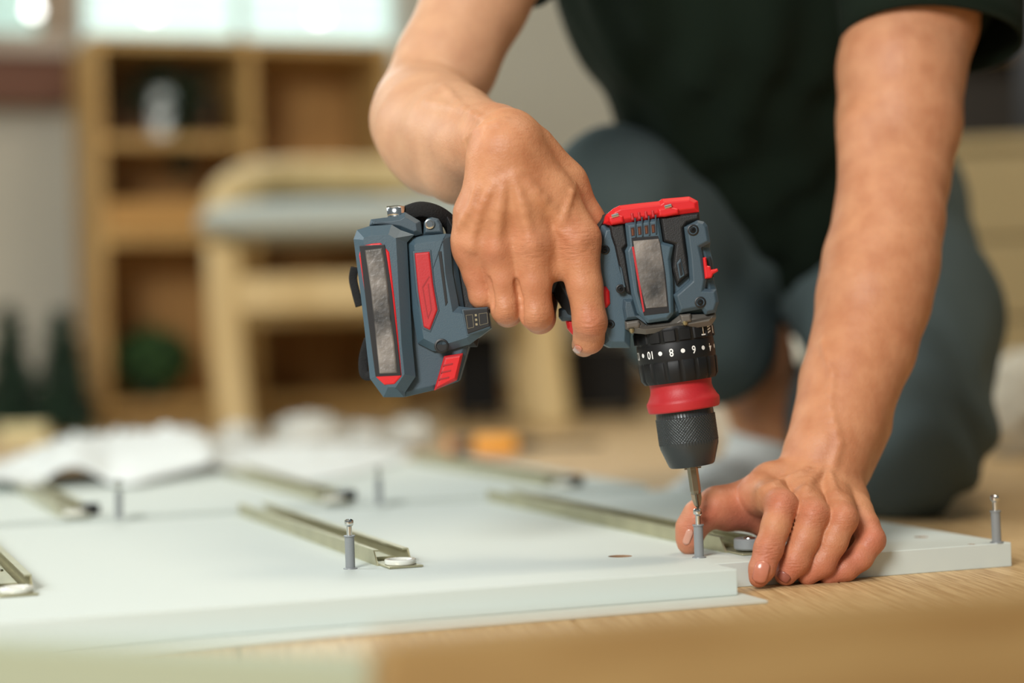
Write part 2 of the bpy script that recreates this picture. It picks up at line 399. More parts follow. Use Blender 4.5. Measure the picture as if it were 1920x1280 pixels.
# ================================================================== BACKGROUND FURNITURE
# open oak bookcase
bo = G(190, 806, 0); SHW, SHD, SHH = .575, .27, .725
bk = empty('bookcase', tuple(bo), AZ, 'oak bookcase with two bays and open shelves standing under the window', 'bookcase')
T = .02
box('side_panel', (0, 0, 0), (T, SHD, SHH-T), OAK, bk, .001)
box('side_panel', (SHW-T, 0, 0), (SHW, SHD, SHH-T), OAK, bk, .001)
box('divider', (.285, 0, .03), (.285+T, SHD, SHH-T), OAK, bk, .001)
box('top_board', (0, 0, SHH-T), (SHW, SHD, SHH), OAK, bk, .001)
box('back_panel', (T, SHD-.01, .03), (SHW-T, SHD-.004, SHH-T), OAKD, bk)
for z in (.03+T, .36, .54): box('shelf', (T, .0, z-T), (.285, SHD-.01, z), OAK, bk, .001)
box('drawer', (T+.002, .004, .362), (.283, SHD-.03, .42), mat('oak_drawer', (184, 138, 74), .5), bk, .002)
for z in (.03+T, .24, .47, .40): box('shelf', (.305, .0, z-T), (SHW-T, SHD-.01, z), OAK, bk, .001)
box('plinth', (T, .03, 0), (SHW-T, .045, .03), OAK, bk)
gr = mat('rack_rod', (150, 108, 56), .5)
for k in range(5): tube('rod', [(.305, .02, .255+k*.022), (SHW-T, .02, .255+k*.022)], .003, gr, bk, 6)
def bkp(x, y, z): return bo+vD*x+uD*y+np.array([0, 0, z])
# foliage helper
def leaves(name, n, fn, size, m, parent=None, asp=.5):
    V = []; Fc = []
    for i in range(n):
        p, nr = fn(i); nr = np.array(nr, float); nr /= np.linalg.norm(nr)+1e-9
        d = rng.normal(size=3); d -= nr*(d@nr)*.4; d = d/np.linalg.norm(d); s = np.cross(d, nr); s /= np.linalg.norm(s)+1e-9
        L = size*(.6+.8*rng.random()); b = len(V)
        V += [p, p+d*L*.5+s*L*asp*.5, p+d*L+nr*L*.15, p+d*L*.5-s*L*asp*.5]; Fc.append((b, b+1, b+2, b+3))
    return mesh(name, V, Fc, m, parent)
LEAF = mat('leaf_green', (66, 108, 52), .6, col2=(16, 40, 18), nscale=40)
LEAFD = mat('dark_leaf', (10, 52, 26), .6, col2=(3, 24, 12), nscale=30)
def ball(c, rx, rz):
    def f(i):
        d = rng.normal(size=3); d /= np.linalg.norm(d); q = (.75+.25*rng.random()); return np.array(c)+d*np.array([rx, rx, rz])*q, d
    return f
# vase with trailing plant on upper shelf
vz = empty('trailing_plant', tuple(bkp(.15, .10, .54)), 0, 'green trailing plant in a white vase on the top left shelf', 'plant')
lathe('vase', [(.001, 0), (.024, 0), (.028, .02), (.026, .06), (.022, .095), (.02, .095), (.018, .02), (.001, .02)], mat('white_ceramic', (225, 232, 230), .3), vz, 24)
leaves('foliage', 420, lambda i: ((np.array([0, .035, .085])+rng.normal(size=3)*np.array([.034, .03, .022])) if i < 320 else np.array([.028+.01*rng.random(), -.02, .09-.14*rng.random()]), rng.normal(size=3)), .035, LEAFD, vz)
tag(box('fabric_panel', tuple(bkp(.03, .2, .5405)), tuple(bkp(.03, .2, .54)+np.array([.23, .02, .09])), mat('rose_fabric', (150, 108, 78), .9)), 'dusty pink cloth box behind the white vase in the bookcase', 'box')
# round bush in lower compartment
bs = empty('round_bush', tuple(bkp(.115, .12, .05)), 0, 'round green artificial bush in a dark pot on the bottom left shelf', 'plant')
lathe('pot', [(.001, 0), (.03, 0), (.038, .03), (.03, .03), (.001, .028)], mat('dark_pot', (26, 24, 20), .6), bs, 20)
leaves('foliage', 1500, ball((0, 0, .075), .07, .055), .02, LEAF, bs)
# small things standing in the right bay
for k, (x, z, wd, hh, c) in enumerate(((.345, .47, .014, .045, (70, 52, 30)), (.43, .47, .02, .03, (120, 92, 60)), (.36, .40, .018, .03, (70, 56, 40)), (.44, .40, .03, .034, (84, 92, 92)))):
    b_ = bkp(x, .08, z); o = lathe('small_jar', [(.001, 0), (wd, 0), (wd, hh*.75), (wd*.6, hh), (.001, hh)], mat('jar_%d' % k, c, .4), None, 16, tuple(b_))
    tag(o, ['slim dark brown jar on the upper right shelf of the bookcase', 'squat tan jar on the upper right shelf of the bookcase', 'brown jar on the shelf behind the armchair rail', 'grey jar on the shelf behind the armchair rail'][k], 'jar', 'jars in the bookcase')
# two green cone trees and gold boxes left
def tree(px, label):
    b_ = G(px, 806, 0); b_ = P(px, 800, 3.5); b_[2] = 0
    t = empty('cone_tree', tuple(b_), 0, label, 'tree', 'green cone trees by the wall')
    lathe('stand', [(.001, 0), (.02, 0), (.018, .012), (.001, .012)], mat('tree_stand', (50, 34, 18), .6), t, 16)
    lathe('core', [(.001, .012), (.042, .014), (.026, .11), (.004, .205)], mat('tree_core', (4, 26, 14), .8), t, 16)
    def f(i):
        z = rng.random()**1.3; a = rng.random()*6.283; r = .048*(1-z)+.004; return np.array([r*math.cos(a), r*math.sin(a), .015+z*.2]), (math.cos(a), math.sin(a), .3)
    leaves('needles', 1400, f, .02, LEAFD, t, .3)
tree(22, 'green cone tree at the far left edge of the picture'); tree(122, 'green cone tree beside the bookcase')
GOLD = mat('gold_foil', (250, 238, 186), .35)
for k, (a, b_) in enumerate(((-4, 34), (40, 84))):
    p0 = P(a, 838, 3.3); p0[2] = 0; wd = (b_-a)*3.3/FPX
    g_ = empty('gold_box', tuple(p0), 0, ['gold foil box at the left edge of the picture', 'gold foil box in front of the cone trees'][k], 'box', 'gold boxes')
    box('body', (0, 0, 0), (wd, .03, .02), GOLD, g_, .002); box('lid', (-.001, -.001, .02), (wd+.001, .031, .027), GOLD, g_, .002)
# armchair
cd = 3.3
ch = empty('armchair', (0, 0, 0), 0, 'light birch bentwood armchair with pale grey cushion in front of the bookcase', 'armchair')
c0 = P(432, 800, cd); c0[2] = 0; ch.location = c0; ch.rotation_euler = (0, 0, math.radians(8))
def chz(y): return H+(628-y)*cd/FPX
wd = .535
def leg(x, y, zt): 
    o = tube('leg', spline([(x+.012, y, 0), (x, y, .12), (x-.004, y, zt)], 6), .03, BIRCH, ch, 12, .5, up=(0, 1, 0)); return o
leg(0, 0, .315); leg(wd, 0, .315); leg(0, .27, .33); leg(wd, .27, .33)
box('seat_rail', (.02, -.012, .205), (wd-.02, .012, .265), BIRCH, ch, .004)
box('seat_rail', (.02, .26, .205), (wd-.02, .284, .265), BIRCH, ch, .004)
box('lower_rail', (.03, .13, .185), (wd-.03, .15, .205), BIRCH, ch, .003)
tube('arm_rail', spline([(-.004, .04, .33), (-.002, .05, .395), (.05, .1, .432), (.13, .2, .446), (.3, .26, .448), (.5, .24, .446)], 6), .03, BIRCH, ch, 12, .45, up=(0, 1, 0))
CUSH = mat('pale_grey_fabric', (176, 184, 178), .95, bump=.4, bscale=300)
def cushion(name, lo, hi, m, parent, lv=3):
    o = box(name, lo, hi, m, parent); bm = bmesh.new(); bm.from_mesh(o.data); bmesh.ops.subdivide_edges(bm, edges=bm.edges, cuts=5, use_grid_fill=True); bm.to_mesh(o.data); bm.free()
    c = (np.array(lo)+np.array(hi))/2; s = (np.array(hi)-np.array(lo))/2
    for v in o.data.vertices:
        q = (np.array(v.co)-c)/s; q2 = q*np.sqrt(np.maximum(1-.18*(q[[1, 2, 0]]**2+q[[2, 0, 1]]**2), .3)); v.co = c+q2*s
    md = o.modifiers.new('sub', 'SUBSURF'); md.levels = 2; md.render_levels = 2
    for p in o.data.polygons: p.use_smooth = True
    return o
cushion('cushion', (-.05, -.06, .325), (wd+.04, .29, .392), CUSH, ch)
# dark boxes and cloth seen under and behind the chair
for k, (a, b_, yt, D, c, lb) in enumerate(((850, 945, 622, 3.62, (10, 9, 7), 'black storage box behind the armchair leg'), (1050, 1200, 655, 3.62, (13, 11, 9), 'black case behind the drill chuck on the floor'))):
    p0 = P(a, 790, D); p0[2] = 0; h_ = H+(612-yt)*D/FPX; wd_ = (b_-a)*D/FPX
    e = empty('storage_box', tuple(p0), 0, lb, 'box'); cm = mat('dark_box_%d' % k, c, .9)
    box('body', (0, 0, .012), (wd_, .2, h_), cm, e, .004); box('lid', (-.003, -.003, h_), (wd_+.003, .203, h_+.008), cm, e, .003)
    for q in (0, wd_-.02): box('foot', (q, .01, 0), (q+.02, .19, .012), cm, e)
p0 = P(1080, 700, 3.68); p0[2] = H+(612-655)*3.62/FPX+.009
tag(cushion('folded_cloth', tuple(p0), tuple(p0+np.array([.1, .1, .045])), mat('taupe_cloth', (110, 100, 88), .95), None), 'grey taupe cloth folded on the black case', 'cloth')
# bundle of white foam behind the calf
def blob(name, c, r, amp, m, sub=4, fq=30, seed=1, flat=.6, zmin=.0005):
    bm = bmesh.new(); bmesh.ops.create_icosphere(bm, subdivisions=sub, radius=1); from mathutils import noise
    for v in bm.verts:
        d = v.co.normalized(); q = 1+amp*(noise.ridged_multi_fractal(d*2.2+Vector((seed, 0, 0)), 1, 2.1, 4, 1, 2)-1)
        v.co = Vector((d.x*r[0]*q, d.y*r[1]*q, max(d.z*r[2]*q, -c[2]+zmin)))
    me = bpy.data.meshes.new(name); bm.to_mesh(me); bm.free(); o = link(name, me, m, None, True); o.location = c; return o
q = P(1400, 745, 2.5); tag(blob('foam_bundle', (q[0], q[1], .075), (.075, .05, .075), .12, mat('white_foam', (214, 208, 194), .8), seed=3), 'white foam packing bundle on the floor behind the calf', 'packing')
q = P(1505, 680, 2.7); tag(blob('foam_bundle', (q[0], q[1], .085), (.04, .05, .085), .12, mat('white_foam_b', (222, 220, 206), .8), seed=5), 'small white foam bundle seen between calf and forearm', 'packing')
# pale cabinet on the right
cb0 = P(1778, 700, 2.75); cb0[2] = 0
cbn = empty('drawer_cabinet', tuple(cb0), math.radians(-16), 'low pale wooden drawer cabinet behind the kneeling leg', 'cabinet')
CABM = mat('pale_cabinet', (190, 172, 130), .5)
box('body', (0, 0, .05), (.75, .38, .395), CABM, cbn, .002); box('top_board', (-.004, -.01, .395), (.76, .385, .413), CABM, cbn, .002)
for z0, z1 in ((.06, .16), (.165, .27), (.275, .385)):
    for x0 in (.006, .38):
        d_ = box('drawer_front', (x0, -.014, z0), (x0+.366, 0, z1), CABM, cbn, .002)
for x in (.01, .7): box('foot', (x, .02, 0), (x+.035, .34, .05), CABM, cbn)
q = P(1895, 712, 2.35); tag(blob('foam_sheet', (q[0]+.03, q[1], .055), (.07, .05, .07), .15, mat('white_foam_c', (216, 212, 198), .8), seed=8), 'white foam sheet crumpled against the pale cabinet', 'packing')
ws = empty('wall_shelf', tuple(P(1800, 86, 3.3)), math.radians(-10), 'tan wall shelf on dark panel at the top right', 'shelf')
box('board', (-.02, 0, 0), (.5, .2, .03), mat('tan_shelf', (168, 146, 92), .6), ws, .001); box('back_board', (-.02, .19, -.14), (.5, .2, 0), mat('dark_panel', (44, 36, 24), .7), ws)
q = P(1908, 250, 2.9); mo = empty('dark_monitor', (q[0], q[1], .415), math.radians(-16), 'black upright panel on the pale cabinet at the right edge', 'monitor')
box('screen', (0, 0, .0), (.3, .02, .28), BLACKP, mo, .004); box('foot', (.05, -.02, -.001), (.2, .06, .006), BLACKP, mo)
# ================================================================== WHITE PANELS ON THE FLOOR
def cut_holes(o, holes):
    cs = []
    for (x, y, r, z0) in holes:
        c = lathe('cutter', [(.0001, z0), (r, z0), (r, .05), (.0001, .05)], HOLE, None, 32, (x, y, 0), smooth=False); cs.append(c)
        md = o.modifiers.new('hole', 'BOOLEAN'); md.object = c; md.operation = 'DIFFERENCE'; md.solver = 'EXACT'; md.material_mode = 'TRANSFER'
    bpy.context.view_layer.update(); dg = bpy.context.evaluated_depsgraph_get(); me = bpy.data.meshes.new_from_object(o.evaluated_get(dg))
    o.modifiers.clear(); o.data = me
    for c in cs: bpy.data.objects.remove(c)
HOLE = mat('raw_chipboard', (150, 118, 88), .9)
def panel(name, v0, v1, u0, u1, z0, z1, label, holes=(), cat='panel'):
    o = box(name, (v0, u0, z0), (v1, u1, z1), WHITE)
    if holes: cut_holes(o, holes)
    o.location = OG; o.rotation_euler = (0, 0, AZ); bevel(o, .0006, 2); tag(o, label, cat); return o
def uvof(px, py, z=.016):
    g = G(px, py, z)-OG; return g@vD, g@uD
h1 = uvof(1163, 1042); h2 = uvof(1727, 1006); h3 = uvof(1831, 1021); h3 = (h3[0], .0065)
panel('laminate_panel', -.95, .195, 0, .532, 0, .016, 'large white laminate panel in front, held down by the left hand', [(*h1, .0078, .004), (*h2, .005, .005), (*h3, .0026, .006)])
panel('laminate_panel', -1.05, .170, .541, 1.05, .0035, .0200, 'second white laminate panel lying behind the front one')
panel('plinth_board', -.95, -.031, -.046, -.001, .0021, .018, 'narrow white board along the front edge of the large panel', cat='board')
panel('foam_underlay', -.95, -.024, -.072, -.003, 0, .002, 'thin white foam sheet under the narrow front board', cat='sheet')
# foreground boards, far out of focus, close to the camera
def fboard(name, p_l, p_r, ztop_l, thick, m, label, zb=0):
    a = P(*p_l); b_ = P(*p_r); L = np.linalg.norm((b_-a)[:2]); ang = math.atan2(b_[1]-a[1], b_[0]-a[0])
    o = box(name, (0, 0, zb), (L, thick, (a[2]+b_[2])/2), m, None, .0015); o.location = (a[0], a[1], 0); o.rotation_euler = (0, 0, ang); tag(o, label, 'board'); return o
fboard('oak_board', (712, 1180, .66), (2150, 1118, .74), 0, .018, wood_mat('oak_board_wood', (158, 130, 84), (140, 110, 66), 4, (2, 14, 14)), 'oak board standing on edge, blurred at the bottom right')
fboard('white_board', (-260, 1232, .78), (690, 1196, .70), 0, .016, mat('shaded_white_board', (150, 157, 134), .5), 'shaded white board standing on edge, blurred at the bottom left')  # white board; its shade is put into the greyed colour
RINGM = mat('clear_white_nylon', (226, 228, 220), .15, coat=.5)
# ---- drawer rails
def rail(v, u0, u1, label, stop=False, ring=True):
    r = empty('drawer_rail', tuple(UV(u0, v, .020 if stop else .016)), AZ, label, 'rail', 'drawer rails on the white panels')
    L = u1-u0; w_, h_, t = .024, .0095, .0011
    prof = [(0, 0), (w_, 0), (w_, h_), (w_-.0045, h_), (w_-.0045, h_-t), (w_-t, h_-t), (w_-t, t), (t, t), (t, h_-t), (.0035, h_-t), (.0035, h_), (0, h_)]
    n = len(prof); V = []
    for y, cutt in ((0, 1), (L, 0)):
        for x, z in prof: V.append((x, y+(.008 if (z > t*1.5 and cutt) else 0), z))
    V = V; Fc = [(i, (i+1) % n, n+(i+1) % n, n+i) for i in range(n)]+[tuple(range(n))[::-1], tuple(range(n, 2*n))]
    ch_ = fixn(mesh('channel', V, Fc, STEEL, r))
    # inner telescoping strip
    box('inner_strip', (.006, .02, t), (w_-.007, L-.03, .0035), STEEL, r, .0004)
    if ring:   # flat clear-white roller ring
        lathe('roller', [(.0072, 0), (.0100, 0), (.0104, .0008), (.0104, .0026), (.0098, .0032), (.0078, .0032), (.0072, .0026), (.001, .0012), (.001, .0004)], RINGM, r, 32, (w_*.55, -.009, .0016))
        lathe('rivet', [(.0005, 0), (.0035, 0), (.003, .0012), (.0005, .0014)], CHROME, r, 20, (w_*.55, -.009, .0024))
    else:
        lathe('roller', [(.001, 0), (.0095, 0), (.0102, .001), (.0102, .0062), (.0094, .0072), (.0055, .0072), (.005, .0062), (.001, .0062)], DGREYP, r, 32, (w_*.55, -.009, .0026))
        lathe('rivet', [(.0005, 0), (.0045, 0), (.004, .0018), (.002, .0022), (.0005, .0022)], CHROME, r, 20, (w_*.55, -.009, .0085))
    # bent tab carrying the roller
    tp = [(w_*.55-.0115, -.022), (w_*.55+.0115, -.022), (w_-.002, -.004), (w_-.001, .012), (.002, .012), (.0015, -.006)]
    V = [(x, y, z) for z in (.0002, .0014) for x, y in tp]; n = len(tp)
    tb = fixn(mesh('bracket', V, [tuple(range(n))[::-1], tuple(range(n, 2*n))]+[(i, (i+1) % n, n+(i+1) % n, n+i) for i in range(n)], STEEL, r)); bevel(tb, .0004)
    for y in (.09, .25, L-.05): lathe('screw', [(.0005, 0), (.0035, 0), (.003, .0012), (.0005, .0012)], CHROME, r, 16, (w_/2, y, .0035))
    if stop: box('end_stop', (w_-.004, -.006, .0005), (w_+.010, .010, .0095), BLACKP, r, .001)
    return r
rail(-.457, .097, .525, 'steel drawer rail cut off by the left edge of the front panel')
rail(-.214, .107, .528, 'steel drawer rail in the middle of the front panel, behind the near grey dowel')
rail(.008, .050, .525, 'steel drawer rail running to the left hand', ring=False)
rail(-.360, .560, .93, 'steel rail with black stop at the far left of the rear panel', True)
rail(-.138, .557, .95, 'steel rail with black stop in the middle of the rear panel', True)
rail(.086, .580, 1.0, 'steel rail with black stop at the right of the rear panel', True)
# ---- cam dowels
def dowel(px, py, label, lean=(0, 0), z=.016):
    b_ = G(px, py, z); e = empty('cam_dowel', tuple(b_), 0, label, 'dowel', 'cam dowels standing on the panels'); e.rotation_euler = (lean[0], lean[1], .3)
    n = 8
    def rf(a, z, r): return -.00035*(1 if math.cos(a*4) > .35 else 0) if .001 < z < .0205 and r > .002 else 0
    lathe('sleeve', [(.0005, 0), (.0038, 0), (.0038, .0007), (.0031, .0010), (.0031, .0205), (.0037, .0206), (.0037, .0215), (.0018, .0217), (.0005, .0217)], DGREYP, e, 48, rfun=rf)
    lathe('pin', [(.0005, .0216), (.0017, .0216), (.0017, .0272), (.0028, .0282), (.0030, .0298), (.0028, .0312), (.0020, .0318), (.0018, .0308), (.0005, .0306)], CHROME, e, 32)
    lathe('flange', [(.0005, .00005), (.0046, .00005), (.0044, .0006), (.0038, .0007), (.0005, .0007)], DGREYP, e, 32)
    return e
dowel(1311, 1045, 'grey cam dowel under the tip of the drill bit', (0, math.radians(-.4)))
dowel(657, 1066, 'grey cam dowel in front of the middle drawer rail', (0, math.radians(-.3)))
dowel(1869, 1017, 'grey cam dowel at the right corner of the front panel', (0, math.radians(-1.4)))
dowel(223, 971, 'grey cam dowel at the left of the rear panel', (0, math.radians(1.0)), .020)
dowel(711, 944, 'grey cam dowel in the middle of the rear panel', (0, 0), .020)
# ---- white packing film draped over the rear panel
front = [(-40, 893, 1.93), (0, 899, 1.93), (71, 911, 1.95), (90, 895, 1.97), (112, 881, 1.98), (142, 875, 1.99), (176, 887, 1.99), (210, 905, 1.98), (255, 907, 1.97), (300, 895, 2.02), (375, 876, 2.1), (394, 869, 2.12), (410, 872, 2.14), (450, 893, 2.07), (525, 910, 2.0), (600, 914, 1.99), (680, 896, 2.08), (760, 866, 2.28)]
back = [(-40, 890, 2.1), (0, 880, 2.15), (56, 850, 2.25), (80, 840, 2.3), (110, 829, 2.33), (142, 820, 2.35), (176, 817, 2.38), (210, 814, 2.4), (244, 811, 2.4), (280, 806, 2.4), (325, 803, 2.4), (375, 815, 2.42), (412, 834, 2.42), (470, 848, 2.45), (540, 842, 2.45), (620, 840, 2.45), (690, 848, 2.45), (770, 858, 2.42)]
def drape():
    fr = np.array(spline(front, 5)); bk_ = np.array(spline(back, 5)); n = len(fr); V = []; K = 26
    for i in range(n):
        a = P(*fr[i]); b_ = P(*bk_[i]); c_ = b_+uD*.22; c_[2] = .0215
        for k in range(K):
            t = k/(K-1)
            if t < .7:
                s_ = t/.7; p = a*(1-s_)+b_*s_; p = p+np.array([0, 0, .012])*math.sin(math.pi*s_)*(.6 if 12 < i < 60 else .2)
                wr = max(0, s_-.55)*.012
            else:
                s_ = (t-.7)/.3; p = b_*(1-s_)+c_*s_; wr = .004*(1-s_)
            p = p+np.array([0, 0, 1.])*wr*(math.sin(i*1.1+k*.7)+math.sin(i*.47-k*1.3))*.7; p[2] = max(p[2], .0212); V.append(p)
    Fc = [(i*K+k, i*K+k+1, i*K+K+k+1, i*K+K+k) for i in range(n-1) for k in range(K-1)]
    o = mesh('packing_film', V, Fc, FILM, None, True); md = o.modifiers.new('s', 'SOLIDIFY'); md.thickness = .0008
    tag(o, 'white packing film draped over the rear panel with an arched gap', 'film')
drape()
CRM = mat('clear_crumpled_plastic', (225, 225, 215), .18, spec=.8, trans=.25)
for k, (x, y, D, r, lb) in enumerate(((585, 832, 2.78, (.05, .03, .03), 'crumpled clear plastic wrap left of the white strap'), (690, 846, 2.8, (.035, .03, .02), 'low crumpled plastic wrap in the middle behind the film'), (775, 842, 2.8, (.03, .03, .024), 'small crumpled plastic wrap beside the screwdriver'), (450, 845, 2.75, (.03, .03, .025), 'crumpled plastic wrap at the end of the white film'))):
    q = P(x, y, D); q[2] = r[2]*.7; tag(blob('plastic_wrap', tuple(q), r, .5, CRM, 4, seed=k*3.1+2), lb, 'plastic wrap', 'crumpled plastic wraps')
# screwdriver
sd = empty('screwdriver', tuple(G(905, 855, .0)), 0, 'screwdriver with orange and black handle lying on the floor behind the panels', 'screwdriver')
Ds = 2.62; q = P(836, 846, Ds); sd.location = (q[0], q[1], .014); sd.rotation_euler = (0, math.radians(90), math.radians(-3))
OR = mat('orange_plastic', (244, 168, 58), .4); OR2 = mat('pale_orange_plastic', (214, 150, 96), .4)
lathe('end_cap', [(.001, -.001), (.009, 0), (.012, .006), (.0118, .012), (.001, .012)], OR2, sd, 20)
lathe('grip', [(.001, .012), (.011, .012), (.0115, .034), (.009, .036), (.001, .036)], BLACKP, sd, 20)
lathe('handle', [(.001, .036), (.010, .036), (.0135, .046), (.0135, .085), (.010, .094), (.001, .094)], OR, sd, 20)
lathe('ferrule', [(.001, .094), (.0085, .094), (.006, .12), (.0042, .123), (.001, .123)], BLACKP, sd, 20)
lathe('shaft', [(.001, .12), (.0035, .12), (.0033, .2), (.0015, .208), (.001, .208)], mat('dark_shaft', (60, 50, 38), .3, metal=.6), sd, 16)
# ================================================================== CORDLESS DRILL
TH = math.radians(8.0)
Xd = cR*math.cos(TH)+cU*math.sin(TH); Zd = cR*-math.sin(TH)+cU*math.cos(TH); Yd = cF
# local frame: x right (perpendicular to chuck), z along the chuck axis up, y away from viewer
DO = P(1265, 640, 1.29)
drill = empty('cordless_drill', (0, 0, 0), 0, 'slate blue and red cordless drill gripped by the right hand, bit on a dowel', 'drill')
Md = Matrix.Identity(4)
for i in range(3): Md[i][0] = Xd[i]; Md[i][1] = Yd[i]; Md[i][2] = Zd[i]; Md[i][3] = DO[i]
drill.matrix_world = Md
def L2(px, py, y=0.):
    r = cF+cR*(px-960)/FPX+cU*(640-py)/FPX; t = ((DO-cC)@Yd+y)/(r@Yd); p = cC+r*t-DO; return (float(p@Xd), float(p@Zd))
def poly(pts, y, org, sc): return [L2(org[0]+a/sc, org[1]+b/sc, y) for a, b in pts]
O2, S2 = (1020, 350), 3.658; O1, S1 = (640, 340), 2.909
def B(name, pts, y0, y1, m, cf=0, cb=0, parent=None, bev=.0005): return prism(name, poly(pts, y0, O2, S2), y0, y1, m, parent or drill, cf, cb, bev)
def A_(name, pts, y0, y1, m, cf=0, cb=0, parent=None, bev=.0005): return prism(name, poly(pts, y0, O1, S1), y0, y1, m, parent or drill, cf, cb, bev)
# --- motor housing
B('motor_housing', [(395, 262), (560, 235), (800, 190), (1062, 180), (1072, 228), (1105, 240), (1126, 268), (1146, 385), (1140, 415), (1162, 500), (1170, 640), (1188, 700), (1200, 790), (1178, 862), (950, 880), (860, 935), (700, 945), (600, 915), (598, 1000), (593, 1105), (460, 1105), (418, 1085), (360, 960), (330, 800), (330, 500)], -.0225, .0225, BLUE, .004, .005)
B('bumper_pad', [(448, 262), (550, 246), (574, 395), (545, 425), (560, 470), (602, 735), (568, 725), (520, 570), (486, 410), (462, 340)], -.0262, -.018, RUBBER, .0012)
B('bumper_pad', [(796, 205), (1066, 172), (1070, 226), (985, 250), (958, 285), (968, 380), (1002, 600), (912, 678), (880, 560), (898, 400), (822, 378)], -.0268, -.018, RUBBER, .0015)
frame = B('label_frame', [(556, 248), (792, 212), (818, 378), (892, 398), (872, 500), (888, 640), (892, 870), (852, 915), (712, 936), (640, 868), (600, 735), (556, 440), (574, 405)], -.0285, -.018, BLUE, .002)
for k in range(4):
    x = 594+k*47; B('vent_slot', [(x, 281-k*7), (x+25, 277-k*7), (x+30, 334-k*7), (x+6, 340-k*7)], -.02875, -.027, mat('vent_amber', (58, 26, 10), .7), 0, 0, frame, .0001)
    B('vent_fin', [(x+8, 290-k*7), (x+14, 289-k*7), (x+18, 332-k*7), (x+12, 333-k*7)], -.0289, -.0285, mat('vent_fin_brown', (120, 62, 20), .6), 0, 0, frame, 0)
for k in range(4): x = 590+k*47; B('rib', [(x+30, 215-k*7), (x+40, 213-k*7), (x+44, 345-k*7), (x+34, 347-k*7)], -.0296, -.0283, BLUE2, .0004, 0, frame, 0)
B('label_border', [(600, 350), (782, 336), (800, 392), (832, 590), (858, 862), (686, 882), (640, 720)], -.02895, -.0284, DARKLAB, 0, 0, None, .0001)
B('label', [(612, 372), (786, 356), (796, 392), (826, 590), (846, 822), (700, 834), (650, 640)], -.0293, -.0288, LABELM, .0002, 0, None, 0)
B('label_stripe', [(602, 412), (616, 410), (690, 852), (680, 862)], -.0294, -.0288, RED2, 0, 0, None, 0)
sh = B('clutch_shell', [(962, 275), (1055, 226), (1102, 237), (1126, 266), (1146, 383), (1080, 418), (1094, 480), (1118, 636), (1108, 698), (1186, 700), (1202, 790), (1180, 862), (1110, 878), (1082, 838), (928, 868), (888, 740), (1002, 640), (990, 480)], -.0288, -.017, BLUE2, .0022)
B('gear_cover', [(545, 770), (610, 770), (640, 870), (700, 936), (660, 905), (600, 912), (555, 918), (540, 830)], -.0262, -.018, BLUE2, .0018)
B('slot_frame', [(910, 522), (938, 488), (966, 610), (930, 632)], -.0276, -.0262, BLUE2, .0004)
B('slot', [(922, 530), (938, 512), (952, 600), (936, 612)], -.0280, -.027, BLACKP, 0, 0, None, .0001)
B('slot_frame', [(516, 540), (535, 560), (560, 690), (545, 690)], -.0270, -.0262, BLUE2, .0003)
def screw(px, py, r, y, m=BLACKP, org=O2, sc=S2, core=True):
    x, z = L2(org[0]+px/sc, org[1]+py/sc, y)
    h_ = lathe('screw_hole', [(.0002, -.0002), (r, -.0002), (r*1.08, .0003), (r*.92, .0006), (r*.8, .0006), (r*.75, -.0001), (.0002, -.0001)], m, drill, 24, (x, y, z), (math.radians(90), 0, 0))
    if core: lathe('screw_head', [(.0002, 0), (r*.6, 0), (r*.55, .0003), (r*.25, .0004), (r*.2, 0), (.0002, 0)], mat('screw_dark', (40, 40, 40), .3, metal=.7) if 'screw_dark' not in bpy.data.materials else bpy.data.materials['screw_dark'], h_, 16)
screw(1022, 297, .0034, -.0288); screw(1072, 792, .0034, -.0288); screw(418, 432, .0028, -.0226); screw(525, 700, .0028, -.0263); screw(455, 942, .0026, -.0226)
# side selector and direction button
B('selector_slot', [(1110, 482), (1142, 476), (1166, 618), (1128, 636)], -.0235, -.018, BLACKP, 0, 0)
B('speed_selector', [(1090, 486), (1112, 480), (1120, 540), (1142, 545), (1148, 568), (1190, 560), (1197, 578), (1162, 598), (1150, 625), (1105, 631)], -.0292, -.02, RED, .0008)
B('direction_button', [(368, 688), (425, 680), (450, 715), (455, 800), (430, 830), (380, 832)], -.0248, -.015, RED, .0015)
# red rear cap
capr = B('rear_cap', [(410, 250), (424, 192), (476, 147), (520, 126), (655, 110), (790, 96), (812, 80), (1000, 64), (1060, 96), (1068, 172), (960, 186), (830, 207), (790, 208), (700, 228), (555, 250), (460, 265)], -.0285, .0285, RED, .0028, .003)
B('cap_lug', [(440, 205), (500, 185), (545, 200), (548, 245), (462, 262), (446, 240)], -.0300, -.02, RED, .001, 0, capr)
B('cap_lug', [(778, 150), (860, 135), (925, 150), (925, 185), (832, 205), (790, 205)], -.0302, -.02, RED, .001, 0, capr)
for k in range(4): B('cap_rib', [(592+k*47, 180-k*6), (612+k*47, 177-k*6), (622+k*47, 228-k*7), (600+k*47, 232-k*7)], -.0294, -.026, RED2, .0005, 0, capr)
for (x, y) in ((487, 198), (850, 135)):
    a, b_ = L2(O2[0]+x/S2, O2[1]+y/S2, -.0296)
    lathe('cap_screw', [(.0002, -.0022), (.0013, -.0022), (.0013, .0022), (.0002, .0022)], CHROME, capr, 16, (a, -.0298, b_), (0, math.radians(82), 0))
